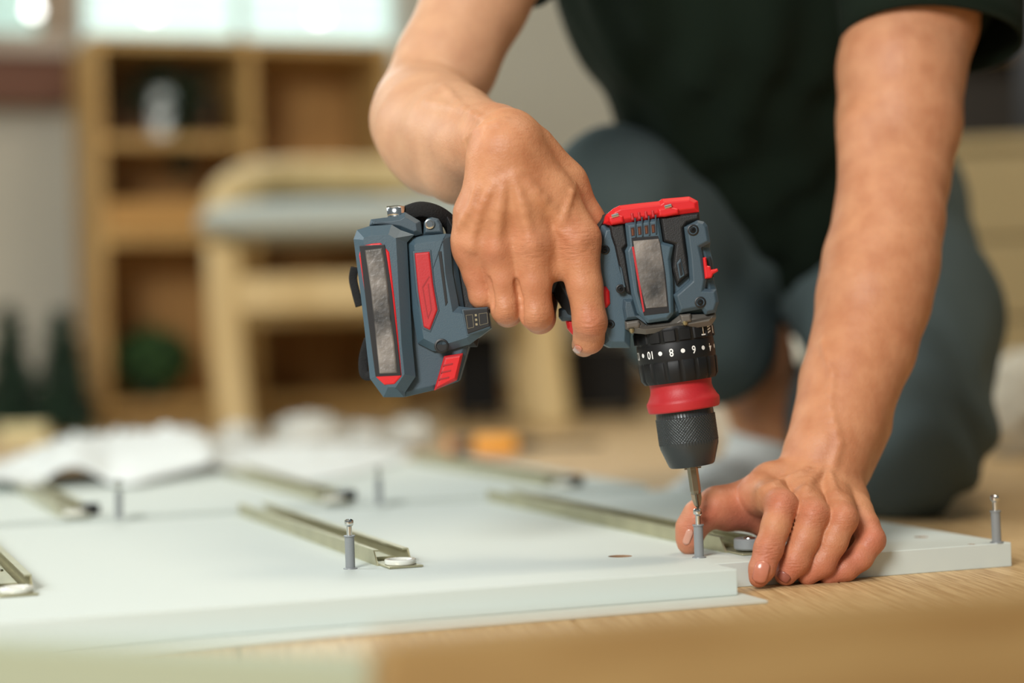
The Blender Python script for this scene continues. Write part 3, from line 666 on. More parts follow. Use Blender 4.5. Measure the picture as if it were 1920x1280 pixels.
# gear collar
col_ = B('gear_collar', [(553, 922), (655, 905), (700, 942), (860, 930), (940, 875), (1090, 874), (1180, 864), (1184, 900), (1152, 950), (1000, 975), (860, 992), (700, 1012), (610, 1002), (560, 976)], -.0255, .0255, GUN, .003, .003)
B('bolt_boss', [(556, 925), (650, 912), (662, 940), (655, 968), (566, 976)], -.0268, -.02, GUN, .001, 0, col_)
B('bolt_boss', [(930, 875), (1008, 868), (1014, 925), (945, 940)], -.0272, -.02, GUN, .001, 0, col_)
for (x, y) in ((602, 986), (968, 934)):
    a, b_ = L2(O2[0]+x/S2, O2[1]+y/S2, -.0262); lathe('brass_bolt', [(.0002, -.002), (.0014, -.0012), (.0018, 0), (.0018, .0012), (.0002, .0015)], mat('brass', (150, 140, 108), .35, metal=.8), col_, 16, (a, -.0258, b_))
# torque ring, red ring, chuck (turned parts around the chuck axis)
def rel(name, prof, m, seg=72, rfun=None): return lathe(name, prof, m, drill, seg, (0, 0, 0), rfun=rfun)
TR = mat('torque_ring_black', (22, 23, 24), .5, spec=.3)
def pads(a, z, r):
    if r < .02: return 0
    k = (a/(2*math.pi)*16) % 1
    return (.0009 if .12 < k < .88 else 0) if (.0005 < z < .0075 or -.0235 < z < -.0125) else 0
tq = rel('torque_ring', [(.001, .0105), (.0252, .0105), (.0258, .0095), (.0258, .0080), (.0254, .0074), (.0254, .0008), (.0250, .0002), (.0250, -.0008), (.0252, -.0012), (.0252, -.0108), (.0250, -.0118), (.0248, -.013), (.0243, -.0230), (.0232, -.0258), (.001, -.0258)], TR, 192, pads)
rel('red_collar', [(.001, -.0255), (.0202, -.0255), (.0200, -.0300), (.0205, -.0325), (.0226, -.0368), (.0236, -.0380), (.0238, -.0396), (.0232, -.0438), (.0224, -.0446), (.001, -.0446)], RED2, 96)
emb = []
zs = np.linspace(-.0490, -.0650, 44)
def knurl(a, z, r):
    if not -.0652 < z < -.0488: return 0
    p = a*60/(2*math.pi); q = z/.0021; return .0004*(abs(((p+q) % 1)-.5)+abs(((p-q) % 1)-.5))*2-.00035
rel('chuck_sleeve', [(.001, -.0444), (.0186, -.0444), (.0188, -.0485)]+[(.01915, z) for z in zs]+[(.0192, -.0662), (.0190, -.0680), (.0150, -.0800), (.0140, -.0812), (.0120, -.0815), (.001, -.0815)], CHUCKM, 384, knurl)
for k in range(3):
    a = k*2.094+.4; c_ = (math.cos(a)*.0045, math.sin(a)*.0045)
    box('chuck_jaw', (c_[0]-.0016, c_[1]-.0016, -.0835), (c_[0]+.0016, c_[1]+.0016, -.08), BITM, drill, .0003)
def hexr(a, z, r): return 0
bit = lathe('screw_bit', [(.0002, -.0800), (.0036, -.0800), (.0036, -.0975), (.0030, -.0992), (.0027, -.1000), (.0002, -.1000)], BITM, drill, 6, smooth=False); bevel(bit, .0002)
def cross(a, z, r): return -r*.62*abs(math.sin(2*a))**.6
lathe('bit_tip', [(.0002, -.0990), (.0034, -.0990), (.0032, -.1030), (.0022, -.1068), (.0006, -.1090), (.0001, -.1092)], BITM, bit, 48, rfun=cross)
# printed scale on the torque ring
def ring_text(txt, ang, z, size, r, name='scale_mark'):
    cu = bpy.data.curves.new('t', 'FONT'); cu.body = txt; cu.size = size*1.12; cu.offset = .00012; cu.align_x = 'CENTER'; cu.align_y = 'CENTER'; cu.resolution_u = 4
    o = bpy.data.objects.new('t', cu); COL.objects.link(o); bpy.context.view_layer.update()
    me = bpy.data.meshes.new_from_object(o.evaluated_get(bpy.context.evaluated_depsgraph_get())); bpy.data.objects.remove(o)
    bm = bmesh.new(); bm.from_mesh(me); bmesh.ops.triangulate(bm, faces=bm.faces); bm.to_mesh(me); bm.free()
    for v in me.vertices:
        x, y = -v.co.x*.82, -v.co.y            # turned upside down, as the ring is printed
        a = ang+x/r; v.co = (r*math.sin(a), -r*math.cos(a), z+y)
    me.name = name; return link(name, me, PRINT, tq)
def ring_dot(ang, z, rad, r):
    V = [(r*math.sin(ang), -r*math.cos(ang), z)]; n = 20
    for i in range(n):
        q = 2*math.pi*i/n; a = ang+rad*math.cos(q)/r; V.append((r*math.sin(a), -r*math.cos(a), z+rad*math.sin(q)))
    mesh('scale_dot', V, [(0, 1+i, 1+(i+1) % n) for i in range(n)], PRINT, tq)
RR = .02535; A0 = math.radians(-11.5); ST = math.radians(16.8)
for i, t in ((-4, '12'), (-2, '10'), (0, '8'), (2, '6'), (4, '4'), (6, '2')): ring_text(t, A0+i*ST, -.0062, .0062, RR)
for i in (-5, -3, -1, 1, 3, 5): ring_dot(A0+i*ST, -.0062, .0014, RR)
ring_text('T', math.radians(41), .0046, .0066, .0264)
def ring_quad(pts, z, r, name='ring_icon'):
    V = [(r*math.sin(a), -r*math.cos(a), z+q) for a, q in pts]; mesh(name, V, [tuple(range(len(V)))], PRINT, tq)
for k in range(3): a = math.radians(55); ring_quad([(a-.07, -.0022+k*.0018), (a+.07, -.0012+k*.0018), (a+.07, -.0002+k*.0018), (a-.07, -.0012+k*.0018)], .0046, .0264)
ring_quad([(math.radians(66), -.0025), (math.radians(69), -.0025), (math.radians(69), .0025), (math.radians(66), .0025)], .0046, .0264)
# --- handle, trigger
prism('handle', [L2(*p) for p in ((838, 405), (880, 440), (960, 452), (1040, 440), (1140, 400), (1150, 640), (1085, 600), (1062, 592), (1037, 548), (1000, 560), (940, 565), (905, 600), (895, 650), (850, 650))], -.0155, .0155, RUBBER, drill, .006, .006)
prism('trigger_guard', [L2(*p, -.008) for p in ((1048, 578), (1085, 570), (1088, 600), (1054, 602), (1048, 594))], -.0105, .0105, BLUE2, drill, .002, .002)
prism('trigger', [L2(*p, -.006) for p in ((1060, 598), (1088, 598), (1086, 632), (1074, 628), (1064, 616))], -.0075, .0075, RED, drill, .002, .002)
# --- battery and foot
bat = A_('battery', [(345, 330), (420, 280), (610, 285), (700, 880), (640, 1090), (500, 1140), (340, 1178), (300, 1100)], -.0205, .0300, BLUE2, .003, .004)
shell = A_('battery_shell', [(62, 312), (80, 262), (150, 240), (270, 232), (320, 262), (395, 288), (355, 330), (384, 880), (402, 1065), (345, 1150), (340, 1178), (226, 1178), (152, 1076), (104, 640)], -.0330, .0330, BLUE, .0065, .005)
A_('top_ridge', [(150, 240), (158, 205), (312, 186), (345, 165), (430, 215), (440, 285), (395, 300), (320, 268)], -.0240, .024, BLUE2, .003, .003)
A_('red_frame', [(165, 338), (215, 334), (262, 385), (298, 700), (330, 1062), (290, 1106), (235, 1110), (190, 1068), (148, 735), (96, 402), (108, 352)], -.0336, -.030, RED, .0006)
A_('label_film', [(98, 350), (235, 344), (240, 362), (276, 600), (326, 1058), (186, 1064), (142, 730)], -.0340, -.033, DARKLAB, .0002, 0, None, .0002)
A_('label_plate', [(126, 372), (224, 360), (244, 480), (308, 1046), (206, 1050), (160, 600)], -.0347, -.033, LABELM, .0009, 0, None, .0004)
foot = A_('handle_foot', [(358, 335), (385, 305), (510, 288), (570, 282), (590, 300), (606, 500), (640, 680), (700, 688), (800, 690), (818, 800), (700, 888), (560, 930), (498, 925), (414, 882), (384, 700)], -.0275, .0275, BLUE, .0045, .004)
A_('insert_bezel', [(385, 378), (492, 368), (512, 560), (538, 705), (488, 828), (440, 806), (405, 600)], -.0279, -.025, BLUE2, .0006)
A_('red_insert', [(398, 390), (482, 382), (502, 560), (526, 700), (484, 812), (448, 794), (418, 600)], -.0289, -.027, RED2, .0008)
for a, b_ in ((((430, 470), (484, 392+20)), 0),): pass
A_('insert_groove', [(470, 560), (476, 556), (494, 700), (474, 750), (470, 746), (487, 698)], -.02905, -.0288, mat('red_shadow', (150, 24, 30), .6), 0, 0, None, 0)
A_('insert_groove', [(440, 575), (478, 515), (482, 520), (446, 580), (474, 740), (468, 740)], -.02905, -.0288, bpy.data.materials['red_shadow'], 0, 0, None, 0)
A_('side_slot', [(528, 382), (546, 380), (580, 660), (568, 680)], -.0279, -.026, BLACKP, 0, 0, None, .0002)
screw(547, 897, .0043, -.0276, org=O1, sc=S1, core=False)
A_('gauge_recess', [(652, 695), (800, 684), (816, 800), (684, 846)], -.0279, -.026, BLUE2, .0006)
g_ = A_('charge_gauge', [(666, 702), (798, 690), (810, 790), (690, 832)], -.0284, -.027, BLACKP, .0003)
GL = mat('gauge_print', (120, 112, 90), .5)
def outline(pts, wdt, y, parent):
    n = len(pts)
    for i in range(n):
        a = np.array(pts[i]); b_ = np.array(pts[(i+1) % n]); d = (b_-a)/np.linalg.norm(b_-a); s = np.array([-d[1], d[0]])*wdt
        A_('gauge_line', [tuple(a-s), tuple(b_-s), tuple(b_+s), tuple(a+s)], y, y+.0003, GL, 0, 0, parent, 0)
outline([(680, 730), (715, 726), (722, 795), (690, 802)], 1.1, -.0286, g_); outline([(750, 722), (795, 716), (800, 772), (756, 784)], 1.1, -.0286, g_)
for k in range(3): A_('gauge_led', [(727+k*2, 724+k*25), (738+k*2, 723+k*25), (740+k*2, 734+k*25), (729+k*2, 736+k*25)], -.0287, -.0283, mat('led_%d' % k, (150, 140, 110), .4), 0, 0, g_, 0)
la = A_('release_latch', [(560, 952), (664, 936), (630, 1085), (504, 1142)], -.0268, -.012, RED2, .0014)
A_('latch_recess', [(572, 966), (650, 952), (620, 1072), (528, 1120)], -.0271, -.0262, RED, .0003, 0, la)
for k in range(3): A_('latch_groove', [(556-k*12, 1000+k*38), (608-k*10, 990+k*37), (607-k*10, 998+k*37), (553-k*12, 1009+k*38)], -.0274, -.0268, bpy.data.materials['red_shadow'], 0, 0, la, 0)
ey = A_('strap_eye', [(446, 290), (450, 222), (468, 200), (495, 194), (530, 202), (548, 232), (556, 285)], -.0205, -.010, BLUE2, .0015)
x, z = L2(640+482/S1, 340+232/S1, -.0206); lathe('eye_bolt', [(.0002, 0), (.0022, 0), (.0028, .0004), (.0032, .0012), (.0024, .0013), (.0018, .0006), (.0002, .0006)], CHROME, ey, 20, (x, -.0206, z), (math.radians(90), 0, 0))
STR = mat('black_webbing', (12, 12, 13), .85, bump=.6, bscale=900)
def strap(pts, wd_=.005): tube('wrist_strap', [(*[L2(640+a/S1, 340+b_/S1, y)[0]], y, L2(640+a/S1, 340+b_/S1, y)[1]) for a, b_, y in spline(pts, 6)], wd_, STR, drill, 10, .25, up=(0, 1, 0))
strap([(345, 178, -.012), (430, 152, -.014), (520, 172, -.012), (590, 225, -.006), (620, 300, 0)]); strap([(340, 190, -.004), (420, 195, -.006), (470, 250, -.004), (440, 300, 0)], .004)
strap([(74, 470, .012), (64, 530, .014), (78, 600, .013), (100, 680, .012)], .0028); strap([(150, 860, .016), (122, 960, .018), (126, 1050, .016), (165, 1060, .014)], .0032)
tube('strap_clip', [(*[L2(640+a/S1, 340+b_/S1, -.014)[0]], -.014, L2(640+a/S1, 340+b_/S1, -.014)[1]) for a, b_ in ((252, 178), (300, 172), (342, 176))], .005, CHROME, drill, 8, .35, up=(0, 1, 0))
# ================================================================== THE PERSON
def PC(L, **kw):
    """chain of cones through (px,py,depth,radius)"""
    return [Cone(P(*a[:3]), P(*b_[:3]), a[3], b_[3], **kw) for a, b_ in zip(L[:-1], L[1:])]
def chain_k(L): return PC(L)
# ---------------- right arm and the hand on the drill (left in the picture)
Rf = Field()
nP = -cF
palmR = PC([(950, 285, 1.262, .024), (938, 350, 1.262, .0215)])
palmR += PC([(962, 290, 1.262, .020), (1030, 370, 1.264, .0165), (1082, 448, 1.264, .0148)])   # index metacarpal
palmR += PC([(952, 290, 1.258, .019), (985, 380, 1.256, .0155), (997, 455, 1.258, .0135)])
palmR += PC([(935, 300, 1.260, .018), (932, 390, 1.257, .0145), (932, 466, 1.260, .0125)])
palmR += PC([(930, 300, 1.262, .0170), (927, 338, 1.262, .0162), (896, 402, 1.262, .0145), (888, 450, 1.265, .0132), (887, 470, 1.267, .0118)])
palmR += PC([(1040, 440, 1.266, .0115), (1039, 500, 1.266, .0095)])+PC([(966, 450, 1.263, .0115), (968, 506, 1.265, .0098)])+PC([(910, 450, 1.266, .0105), (916, 500, 1.268, .0092)])
palmR += PC([(990, 290, 1.278, .020), (1052, 350, 1.285, .017), (1098, 418, 1.288, .0125)])  # thumb base
palmR += [Cone(P(960, 330, 1.275), P(1000, 420, 1.278), .018, .014), Cone(P(900, 390, 1.275), P(920, 440, 1.276), .015, .012)]
Rf.g(palmR, .009, 0)
fing = []
def finger(L, k=.004): return (L, k)
def fing_field(fld, chains, K, kk=.0025):
    """fingers: each smooth inside, tight creases between neighbours"""
    class FU:
        def __call__(s, X):
            d = None
            for pr in chains:
                e = None
                for p in pr: q = p(X); e = q if e is None else smin(e, q, .005)
                d = e if d is None else smin(d, e, kk)
            return d
    fld.g([FU()], 0, K)
fR = [PC([(1084, 450, 1.262, .0130), (1096, 535, 1.262, .0112), (1106, 604, 1.263, .0107), (1104, 634, 1.272, .0096), (1095, 646, 1.290, .0080)]),
      PC([(998, 455, 1.258, .0125), (1002, 530, 1.259, .0104), (1006, 588, 1.262, .0104), (1012, 596, 1.286, .0098), (1022, 565, 1.304, .0085)]),
      PC([(933, 466, 1.260, .0115), (943, 525, 1.261, .0093), (949, 579, 1.264, .0094), (952, 585, 1.286, .0092), (962, 555, 1.304, .0080)]),
      PC([(886, 468, 1.267, .0110), (894, 515, 1.268, .0086), (905, 554, 1.270, .0085), (908, 562, 1.288, .0082), (918, 540, 1.304, .0075)]),
      PC([(1098, 418, 1.288, .0120), (1095, 480, 1.312, .0105), (1060, 520, 1.326, .0095), (1015, 530, 1.328, .0085)])]
fing_field(Rf, fR, .009, .0006)
armR = PC([(952, 268, 1.270, .0225), (925, 268, 1.300, .0235), (890, 268, 1.330, .0280), (848, 252, 1.36, .033), (812, 242, 1.395, .0385), (797, 224, 1.42, .0370), (797, 205, 1.44, .0355)])
armR += PC([(905, 310, 1.335, .0165), (858, 318, 1.35, .0215), (822, 292, 1.385, .029)])
upR = PC([(792, 205, 1.445, .034), (836, 120, 1.465, .0365), (893, 0, 1.485, .0385), (960, -140, 1.51, .045), (1080, -330, 1.58, .055)])
Rf.g(armR, .016, .007); Rf.g(upR, .012, .012)
# bony and tendon detail
for q in ((1084, 450, .0065), (997, 456, .006), (931, 468, .0055), (884, 462, .005)):
    h = Rf.hit(q[0], q[1]); Rf.mods.append(('add', Cone(h-Rf.normal(h)*(q[2]-.0016), h-Rf.normal(h)*(q[2]-.0016)+1e-5, q[2], q[2]), .007))
for q in ((1109, 606, .006), (1006, 590, .006), (949, 578, .0055)):
    h = Rf.hit(q[0], q[1]); Rf.mods.append(('add', Cone(h-Rf.normal(h)*(q[2]-.0008), h-Rf.normal(h)*(q[2]-.0008)+1e-5, q[2], q[2]), .006))
Rf.line([(975, 330), (1020, 375), (1070, 430)], .0020, .007, .0013)
Rf.line([(962, 330), (978, 380), (992, 440)], .0020, .007, .0012)
Rf.line([(945, 340), (937, 395), (931, 450)], .0018, .007, .0011)
Rf.line([(925, 345), (900, 395), (886, 445)], .0017, .005, .0009)
Rf.line([(1078, 345), (1062, 395), (1048, 430), (1075, 452)], .0011, .0045, .0005)
Rf.line([(893, 350), (884, 385), (862, 425)], .0012, .005, .0006)
Rf.line([(945, 225), (900, 240), (870, 262)], .0015, .006, .0012)
Rf.line([(910, 228), (870, 205), (800, 190)], .0014, .006, .0012)
Rf.line([(870, 205), (830, 160)], .0012, .006, .0012)
Rf.line([(968, 528), (976, 560), (978, 600)], .0017, .003, .0002, 'sub')
Rf.line([(916, 524), (921, 550), (924, 574)], .0016, .003, .0002, 'sub')
# ---------------- left arm and the hand on the panel (right in the picture)
Lf = Field()
palmL = PC([(1535, 878, 1.338, .0235), (1520, 905, 1.335, .0225)])
palmL += PC([(1505, 905, 1.338, .0190), (1450, 915, 1.325, .0165), (1425, 925, 1.312, .0135)])
palmL += PC([(1528, 905, 1.335, .0180), (1512, 918, 1.315, .0150), (1502, 930, 1.300, .0125)])
palmL += PC([(1550, 905, 1.338, .0180), (1558, 925, 1.318, .0150), (1562, 938, 1.300, .0120)])
palmL += PC([(1570, 915, 1.342, .0165), (1590, 940, 1.322, .0130), (1602, 958, 1.303, .0110)])
palmL += PC([(1490, 925, 1.342, .0170), (1420, 945, 1.335, .0170), (1365, 955, 1.325, .0140)])
palmL += [Cone(P(1500, 950, 1.335), P(1560, 955, 1.33), .015, .014), Cone(P(1440, 985, 1.330), P(1560, 1000, 1.320), .0095, .0095), Cone(P(1560, 1000, 1.320), P(1605, 1005, 1.312), .0095, .008)]
Lf.g(palmL, .010, 0)
fL = [PC([(1425, 925, 1.312, .0125), (1447, 932, 1.290, .0110), (1465, 948, 1.272, .0104), (1455, 985, 1.262, .0090), (1441, 1028, 1.254, .0089), (1428, 1068, 1.250, .0080), (1422, 1084, 1.250, .0058)]),
      PC([(1502, 928, 1.300, .0118), (1515, 945, 1.283, .0106), (1525, 965, 1.270, .0103), (1510, 1008, 1.264, .0092), (1491, 1050, 1.262, .0093), (1473, 1075, 1.262, .0076)]),
      PC([(1562, 938, 1.300, .0112), (1573, 952, 1.285, .0100), (1580, 972, 1.272, .0097), (1562, 1015, 1.268, .0090), (1540, 1055, 1.268, .0088), (1514, 1077, 1.268, .0070)]),
      PC([(1602, 955, 1.303, .0105), (1622, 985, 1.292, .0090), (1634, 1012, 1.284, .0088), (1612, 1045, 1.279, .0082), (1585, 1065, 1.276, .0080), (1552, 1080, 1.274, .0062)]),
      PC([(1400, 946, 1.330, .0150), (1345, 950, 1.318, .0132), (1312, 968, 1.312, .0110), (1296, 990, 1.311, .0098), (1292, 1012, 1.312, .0082), (1291, 1020, 1.313, .0066)])]
fing_field(Lf, fL, .009, .0006)
armL = PC([(1540, 895, 1.337, .0250), (1552, 850, 1.342, .0272), (1573, 790, 1.355, .0295), (1592, 720, 1.370, .0325), (1618, 650, 1.385, .0350), (1638, 560, 1.400, .0385), (1652, 490, 1.415, .0395), (1668, 410, 1.432, .0375), (1678, 335, 1.450, .0370)])
armL += PC([(1600, 880, 1.35, .0120), (1625, 800, 1.368, .0165)])
armL += PC([(1648, 440, 1.42, .026), (1636, 250, 1.45, .026)])+PC([(1715, 430, 1.45, .018), (1722, 320, 1.46, .022)])
upL = PC([(1680, 325, 1.452, .0385), (1686, 230, 1.468, .0445), (1690, 130, 1.48, .0462), (1708, 40, 1.495, .0490), (1722, -120, 1.52, .052), (1735, -320, 1.57, .06)])
Lf.g(armL, .014, .012); Lf.g(upL, .012, .010)
for q in ((1466, 944, .0062), (1525, 962, .0062), (1581, 968, .0056), (1636, 1009, .0052), (1304, 973, .005), (1428, 918, .006), (1505, 918, .0055), (1560, 925, .005)):
    h = Lf.hit(q[0], q[1])
    if h is None: continue
    Lf.mods.append(('add', Cone(h-Lf.normal(h)*(q[2]-.0011), h-Lf.normal(h)*(q[2]-.0011)+1e-5, q[2], q[2]), .006))
Lf.line([(1540, 880), (1520, 900), (1508, 925)], .0020, .005, .0010); Lf.line([(1555, 885), (1560, 905), (1566, 925)], .0018, .005, .0010)
Lf.line([(1515, 880), (1470, 900), (1435, 915)], .0020, .005, .0010)
Lf.line([(1540, 640), (1560, 700), (1555, 760), (1575, 830), (1560, 880)], .0012, .006, .0013)
# ---------------- calf, ankle
Cf = Field(); Cf.g(PC([(1270, 540, 1.86, .045), (1390, 660, 1.93, .047), (1436, 745, 1.965, .038), (1438, 810, 1.975, .031), (1436, 860, 1.98, .030), (1415, 905, 1.975, .030)]), .02, 0)
# hidden trunk, neck under the clothes
Tf = Field(); Tf.g([Cone(P(1400, -330, 1.75), P(1420, 60, 1.86), .09, .09), Cone(P(1420, 60, 1.86), P(1480, 300, 1.98), .09, .08), Cone(P(1140, -330, 1.66), P(1680, -320, 1.68), .05, .05), Cone(P(1400, -400, 1.69), P(1400, -720, 1.60), .056, .052)], .05, 0)
def bounds(fld):
    ps = []
    def rec(p):
        if isinstance(p, Cone): r = max(p.ra, p.rb)+.006; ps.extend([p.a-r, p.a+r, p.b-r, p.b+r])
    for pr, _, _ in fld.groups:
        for p in pr: rec(p)
    for extra in getattr(fld, 'extra', []):
        for p in extra: rec(p)
    A = np.array(ps); return A.min(0), A.max(0)
Rf.extra = fR; Lf.extra = fL
VV = []; FF = []; off = 0; FL = []; PL = []; CL = []
creR = [(1082, 457, 1.25, .0095, 1), (996, 462, 1.248, .008, .9), (1108, 606, 1.252, .007, 1), (1004, 592, 1.25, .006, .7), (948, 580, 1.253, .006, .7), (960, 230, 1.24, .012, .35)]
creL = [(1440, 1026, 1.245, .006, 1.3), (1466, 948, 1.262, .006, .8), (1525, 966, 1.26, .006, .8), (1581, 972, 1.262, .005, .7), (1492, 1050, 1.253, .006, .6), (1302, 975, 1.302, .006, .8), (1530, 900, 1.31, .013, .6)]
flushR = [(1084, 455, 1.25, .012, .4), (997, 462, 1.25, .011, .4), (931, 475, 1.25, .010, .4), (884, 470, 1.26, .010, .4), (1108, 608, 1.253, .010, .5), (1102, 655, 1.27, .01, .25), (1003, 545, 1.25, .016, .25), (945, 530, 1.25, .014, .3), (893, 530, 1.26, .013, .4), (1095, 530, 1.25, .015, .2), (1005, 610, 1.265, .014, .35), (950, 600, 1.265, .014, .35)]
flushL = [(1466, 944, 1.265, .010, .8), (1525, 962, 1.262, .010, .65), (1581, 968, 1.265, .010, .55), (1634, 1010, 1.277, .013, .8), (1438, 1045, 1.248, .012, .75), (1425, 1085, 1.247, .012, .7), (1475, 1075, 1.255, .013, .8), (1520, 1078, 1.262, .013, .7), (1560, 1075, 1.268, .014, .8), (1600, 1050, 1.272, .013, .75), (1330, 970, 1.30, .014, .85), (1300, 1000, 1.30, .014, .75), (1380, 985, 1.318, .022, .95), (1365, 950, 1.31, .013, .5), (1500, 1020, 1.255, .012, .4), (1540, 1035, 1.26, .012, .4)]
for fld, h, fls in ((Rf, .0012, flushR), (Lf, .0012, flushL), (Cf, .004, []), (Tf, .012, [])):
    lo, hi = bounds(fld); V, F = polygonise(fld, lo, hi, h)
    f_ = np.zeros(len(V))+(.12 if fld is Lf else .04)
    for x, y, d, r, s_ in fls:
        c_ = P(x, y, d); f_ = np.maximum(f_, s_*np.exp(-((V-c_)**2).sum(1)/(2*r*r)))
    pl = np.zeros(len(V))
    if fld is Rf:   # forearm and upper arm are paler than the hand
        c_ = P(930, 280, 1.27); t = np.clip(((V-c_)@(P(850, 260, 1.33)-c_))/((P(850, 260, 1.33)-c_)@(P(850, 260, 1.33)-c_)), 0, 1); pl = t*.4
    if fld is Lf:
        t = np.clip((V[:, 2]-.16)/.15, 0, 1); pl = t*.08
    cr_ = np.zeros(len(V))
    for x, y, d, r, s_ in (creR if fld is Rf else creL if fld is Lf else []): cr_ = np.maximum(cr_, s_*np.exp(-((V-P(x, y, d))**2).sum(1)/(2*r*r)))
    CL.append(cr_)
    VV.append(V); FF.append(F+off); off += len(V); FL.append(np.clip(f_, 0, 1)); PL.append(pl)
body = fast_mesh('person', np.concatenate(VV), np.concatenate(FF), SKIN, None, {'flush': np.concatenate(FL), 'pale': np.concatenate(PL), 'crease': np.concatenate(CL)})
tag(body, 'person kneeling in a dark green T-shirt and grey trousers, drilling with the right hand', 'person')
# ---------------- nails
def nail(fld, cx, cy, ax, ay, L, W, name='fingernail', m=NAIL, off_=.0004):
    """curved plate pressed on the finger; (ax, ay) picture direction towards the tip"""
    V = []; nu, nv = 9, 9; ok = True
    for i in range(nu):
        for j in range(nv):
            s_ = (i/(nu-1)-.5)*2; t = (j/(nv-1)-.5)*2
            wf = math.sqrt(max(0, 1-abs(s_)**5*.9)); x = cx+ax*s_*L/2-ay*t*W/2*wf; y = cy+ay*s_*L/2+ax*t*W/2*wf
            h_ = fld.hit(x, y)
            if h_ is None: return
            V.append(h_+fld.normal(h_)*(off_*(1-.5*abs(t)**3)))
    Fc = [(i*nv+j, i*nv+j+1, i*nv+nv+j+1, i*nv+nv+j) for i in range(nu-1) for j in range(nv-1)]
    o = mesh(name, V, Fc, m, body, True); md = o.modifiers.new('s', 'SOLIDIFY'); md.thickness = .0006; md.offset = 0; return o
nail(Lf, 1427, 1072, -.25, .97, 42, 28)
nail(Lf, 1290, 1006, -.35, .94, 30, 13, m=mat('thumb_nail', (206, 150, 128), .2, coat=.4))
nail(Lf, 1470, 1081, -.6, .8, 16, 24, m=mat('nail_dark', (150, 86, 70), .3))
nail(Rf, 1083, 654, -.5, .85, 14, 16)
# ---------------- clothes
from mathutils import noise as mnoise
def folds(amp, fr, ax=(1, 1, 1)):
    def f(X, d):
        x = X[:, 0]*fr*ax[0]; y = X[:, 1]*fr*ax[1]; z = X[:, 2]*fr*ax[2]
        return (amp*(np.sin(x+1.7*np.sin(z*.6+y))*np.sin(y*1.3+z*.8+1.2)+.5*np.sin(x*2.1+z*1.1+2*np.sin(y*.9)))).astype(np.float32)
    return f
Sf = Field(); Sf.g([Cone(P(1400, -420, 1.72), P(1405, -100, 1.76), .150, .165), Cone(P(1405, -100, 1.76), P(1450, 130, 1.84), .160, .135), Cone(P(1450, 130, 1.84), P(1500, 330, 1.90), .135, .115),
    Cone(P(1250, -60, 1.70), P(1330, 230, 1.80), .085, .065), Cone(P(1330, 230, 1.80), P(1400, 345, 1.84), .065, .055), Cone(P(1400, 345, 1.84), P(1530, 345, 1.84), .055, .05), Cone(P(1600, -80, 1.72), P(1600, 250, 1.84), .10, .08)], .06, 0)
Sf.g([Cone(P(1090, -345, 1.62), P(1400, -400, 1.66), .086, .085), Cone(P(1400, -400, 1.66), P(1725, -325, 1.60), .085, .092)], 0, .05)
Sf.g([Cone(P(1735, -320, 1.58), P(1722, -60, 1.525), .085, .070)], 0, .03); Sf.g([Cone(P(1080, -340, 1.60), P(960, -140, 1.53), .08, .064)], 0, .03)
#Sf.mods += [('sub', Cone(P(1738, -70, 1.527), P(1745, 300, 1.50), .001, .14), .004)]
Sf.pre = folds(.004, 42, (1.4, 1, .25))
lo, hi = bounds(Sf); V, F = polygonise(Sf, lo, hi, .006); fast_mesh('t_shirt', V, F, SHIRT, body)
# open sleeve cuffs (tubes round the arms)
def cuff(c0_, c1_, r0, r1, e=None):
    a = np.array(c0_); b_ = np.array(c1_); t = b_-a; t /= np.linalg.norm(t); s_ = np.cross(t, cF); s_ /= np.linalg.norm(s_); n = np.cross(s_, t); V = []; K = 48; R_ = 10
    for j in range(R_):
        q = j/(R_-1); c_ = a*(1-q)+b_*q; r = r0*(1-q)+r1*q
        for k in range(K):
            g = 2*math.pi*k/K; rr = r*(1+.03*math.sin(3*g+q*2)); V.append(c_+s_*math.cos(g)*rr+n*math.sin(g)*rr*.9)
    Fc = [(j*K+k, j*K+(k+1) % K, (j+1)*K+(k+1) % K, (j+1)*K+k) for j in range(R_-1) for k in range(K)]
    o = mesh('sleeve', V, Fc, SHIRT, body, True); md = o.modifiers.new('s', 'SOLIDIFY'); md.thickness = .003; md.offset = 1; return o
cuff(P(1735, -200, 1.53), P(1742, 82, 1.488), .076, .0675); cuff(P(1010, -240, 1.55), P(945, -80, 1.505), .066, .0545)
Pf = Field()
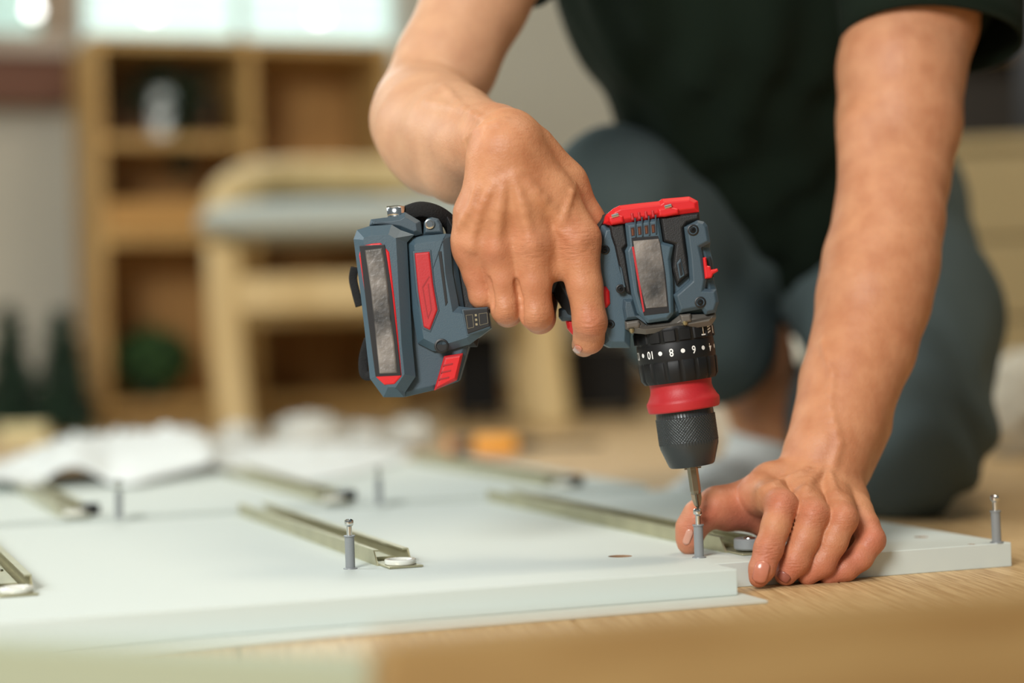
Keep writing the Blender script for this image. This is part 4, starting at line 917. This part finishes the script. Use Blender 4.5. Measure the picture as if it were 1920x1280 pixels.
Pf.g([Cone(P(1600, 420, 2.02), P(1690, 600, 1.84), .112, .088), Cone(P(1690, 600, 1.84), P(1688, 790, 1.70), .088, .072), Cone(P(1688, 790, 1.70), P(1690, 815, 1.68), .072, .067)], .04, 0)
kc = P(1680, 815, 1.69)
Pf.g([Cone(kc, np.array([kc[0]+.0, kc[1]+.32, .075]), .066, .062)], .03, .03)
Pf.g([Cone(P(1520, 400, 2.05), P(1350, 420, 1.90), .12, .085), Cone(P(1350, 420, 1.90), P(1155, 365, 1.74), .085, .056), Cone(P(1155, 365, 1.74), P(1300, 600, 1.87), .056, .062), Cone(P(1300, 600, 1.87), P(1335, 640, 1.895), .062, .062)], .03, .03)
Pf.g([Cone(P(1450, 400, 2.05), P(1590, 420, 2.05), .115, .115)], 0, .05)
def pf(X, d):
    a = (.0045*np.sin(X[:, 2]*105+3*np.sin(X[:, 1]*20)+X[:, 0]*45+2*np.sin(X[:, 0]*50))).astype(np.float32); c_ = P(1870, 790, 1.66).astype(np.float32)
    g = np.exp(-((X-c_)**2).sum(1)/(2*.075**2)); return a*g+(.002*np.sin(X[:, 0]*45+X[:, 2]*38)*np.sin(X[:, 1]*40)).astype(np.float32)
Pf.pre = pf
lo, hi = bounds(Pf); V, F = polygonise(Pf, lo, hi, .0045); V[:, 2] = np.maximum(V[:, 2], .0005); fast_mesh('trousers', V, F, PANTS, body)
Kf = Field(); Kf.g([Cone(P(1432, 822, 1.975), P(1430, 870, 1.985), .0345, .035), Cone(P(1430, 870, 1.985), P(1420, 900, 1.98), .036, .036), Cone(P(1420, 900, 1.98), P(1340, 925, 1.92), .036, .03), Cone(P(1340, 925, 1.92), P(1285, 945, 1.86), .03, .022)], .02, 0)
Kf.mods += [('sub', Cone(P(1440, 795, 1.975), P(1440, 740, 1.975), .0125+.012, .06), .002)]
lo, hi = bounds(Kf); V, F = polygonise(Kf, lo, hi, .003); V[:, 2] = np.maximum(V[:, 2], .0005); fast_mesh('sock', V, F, SOCK, body)
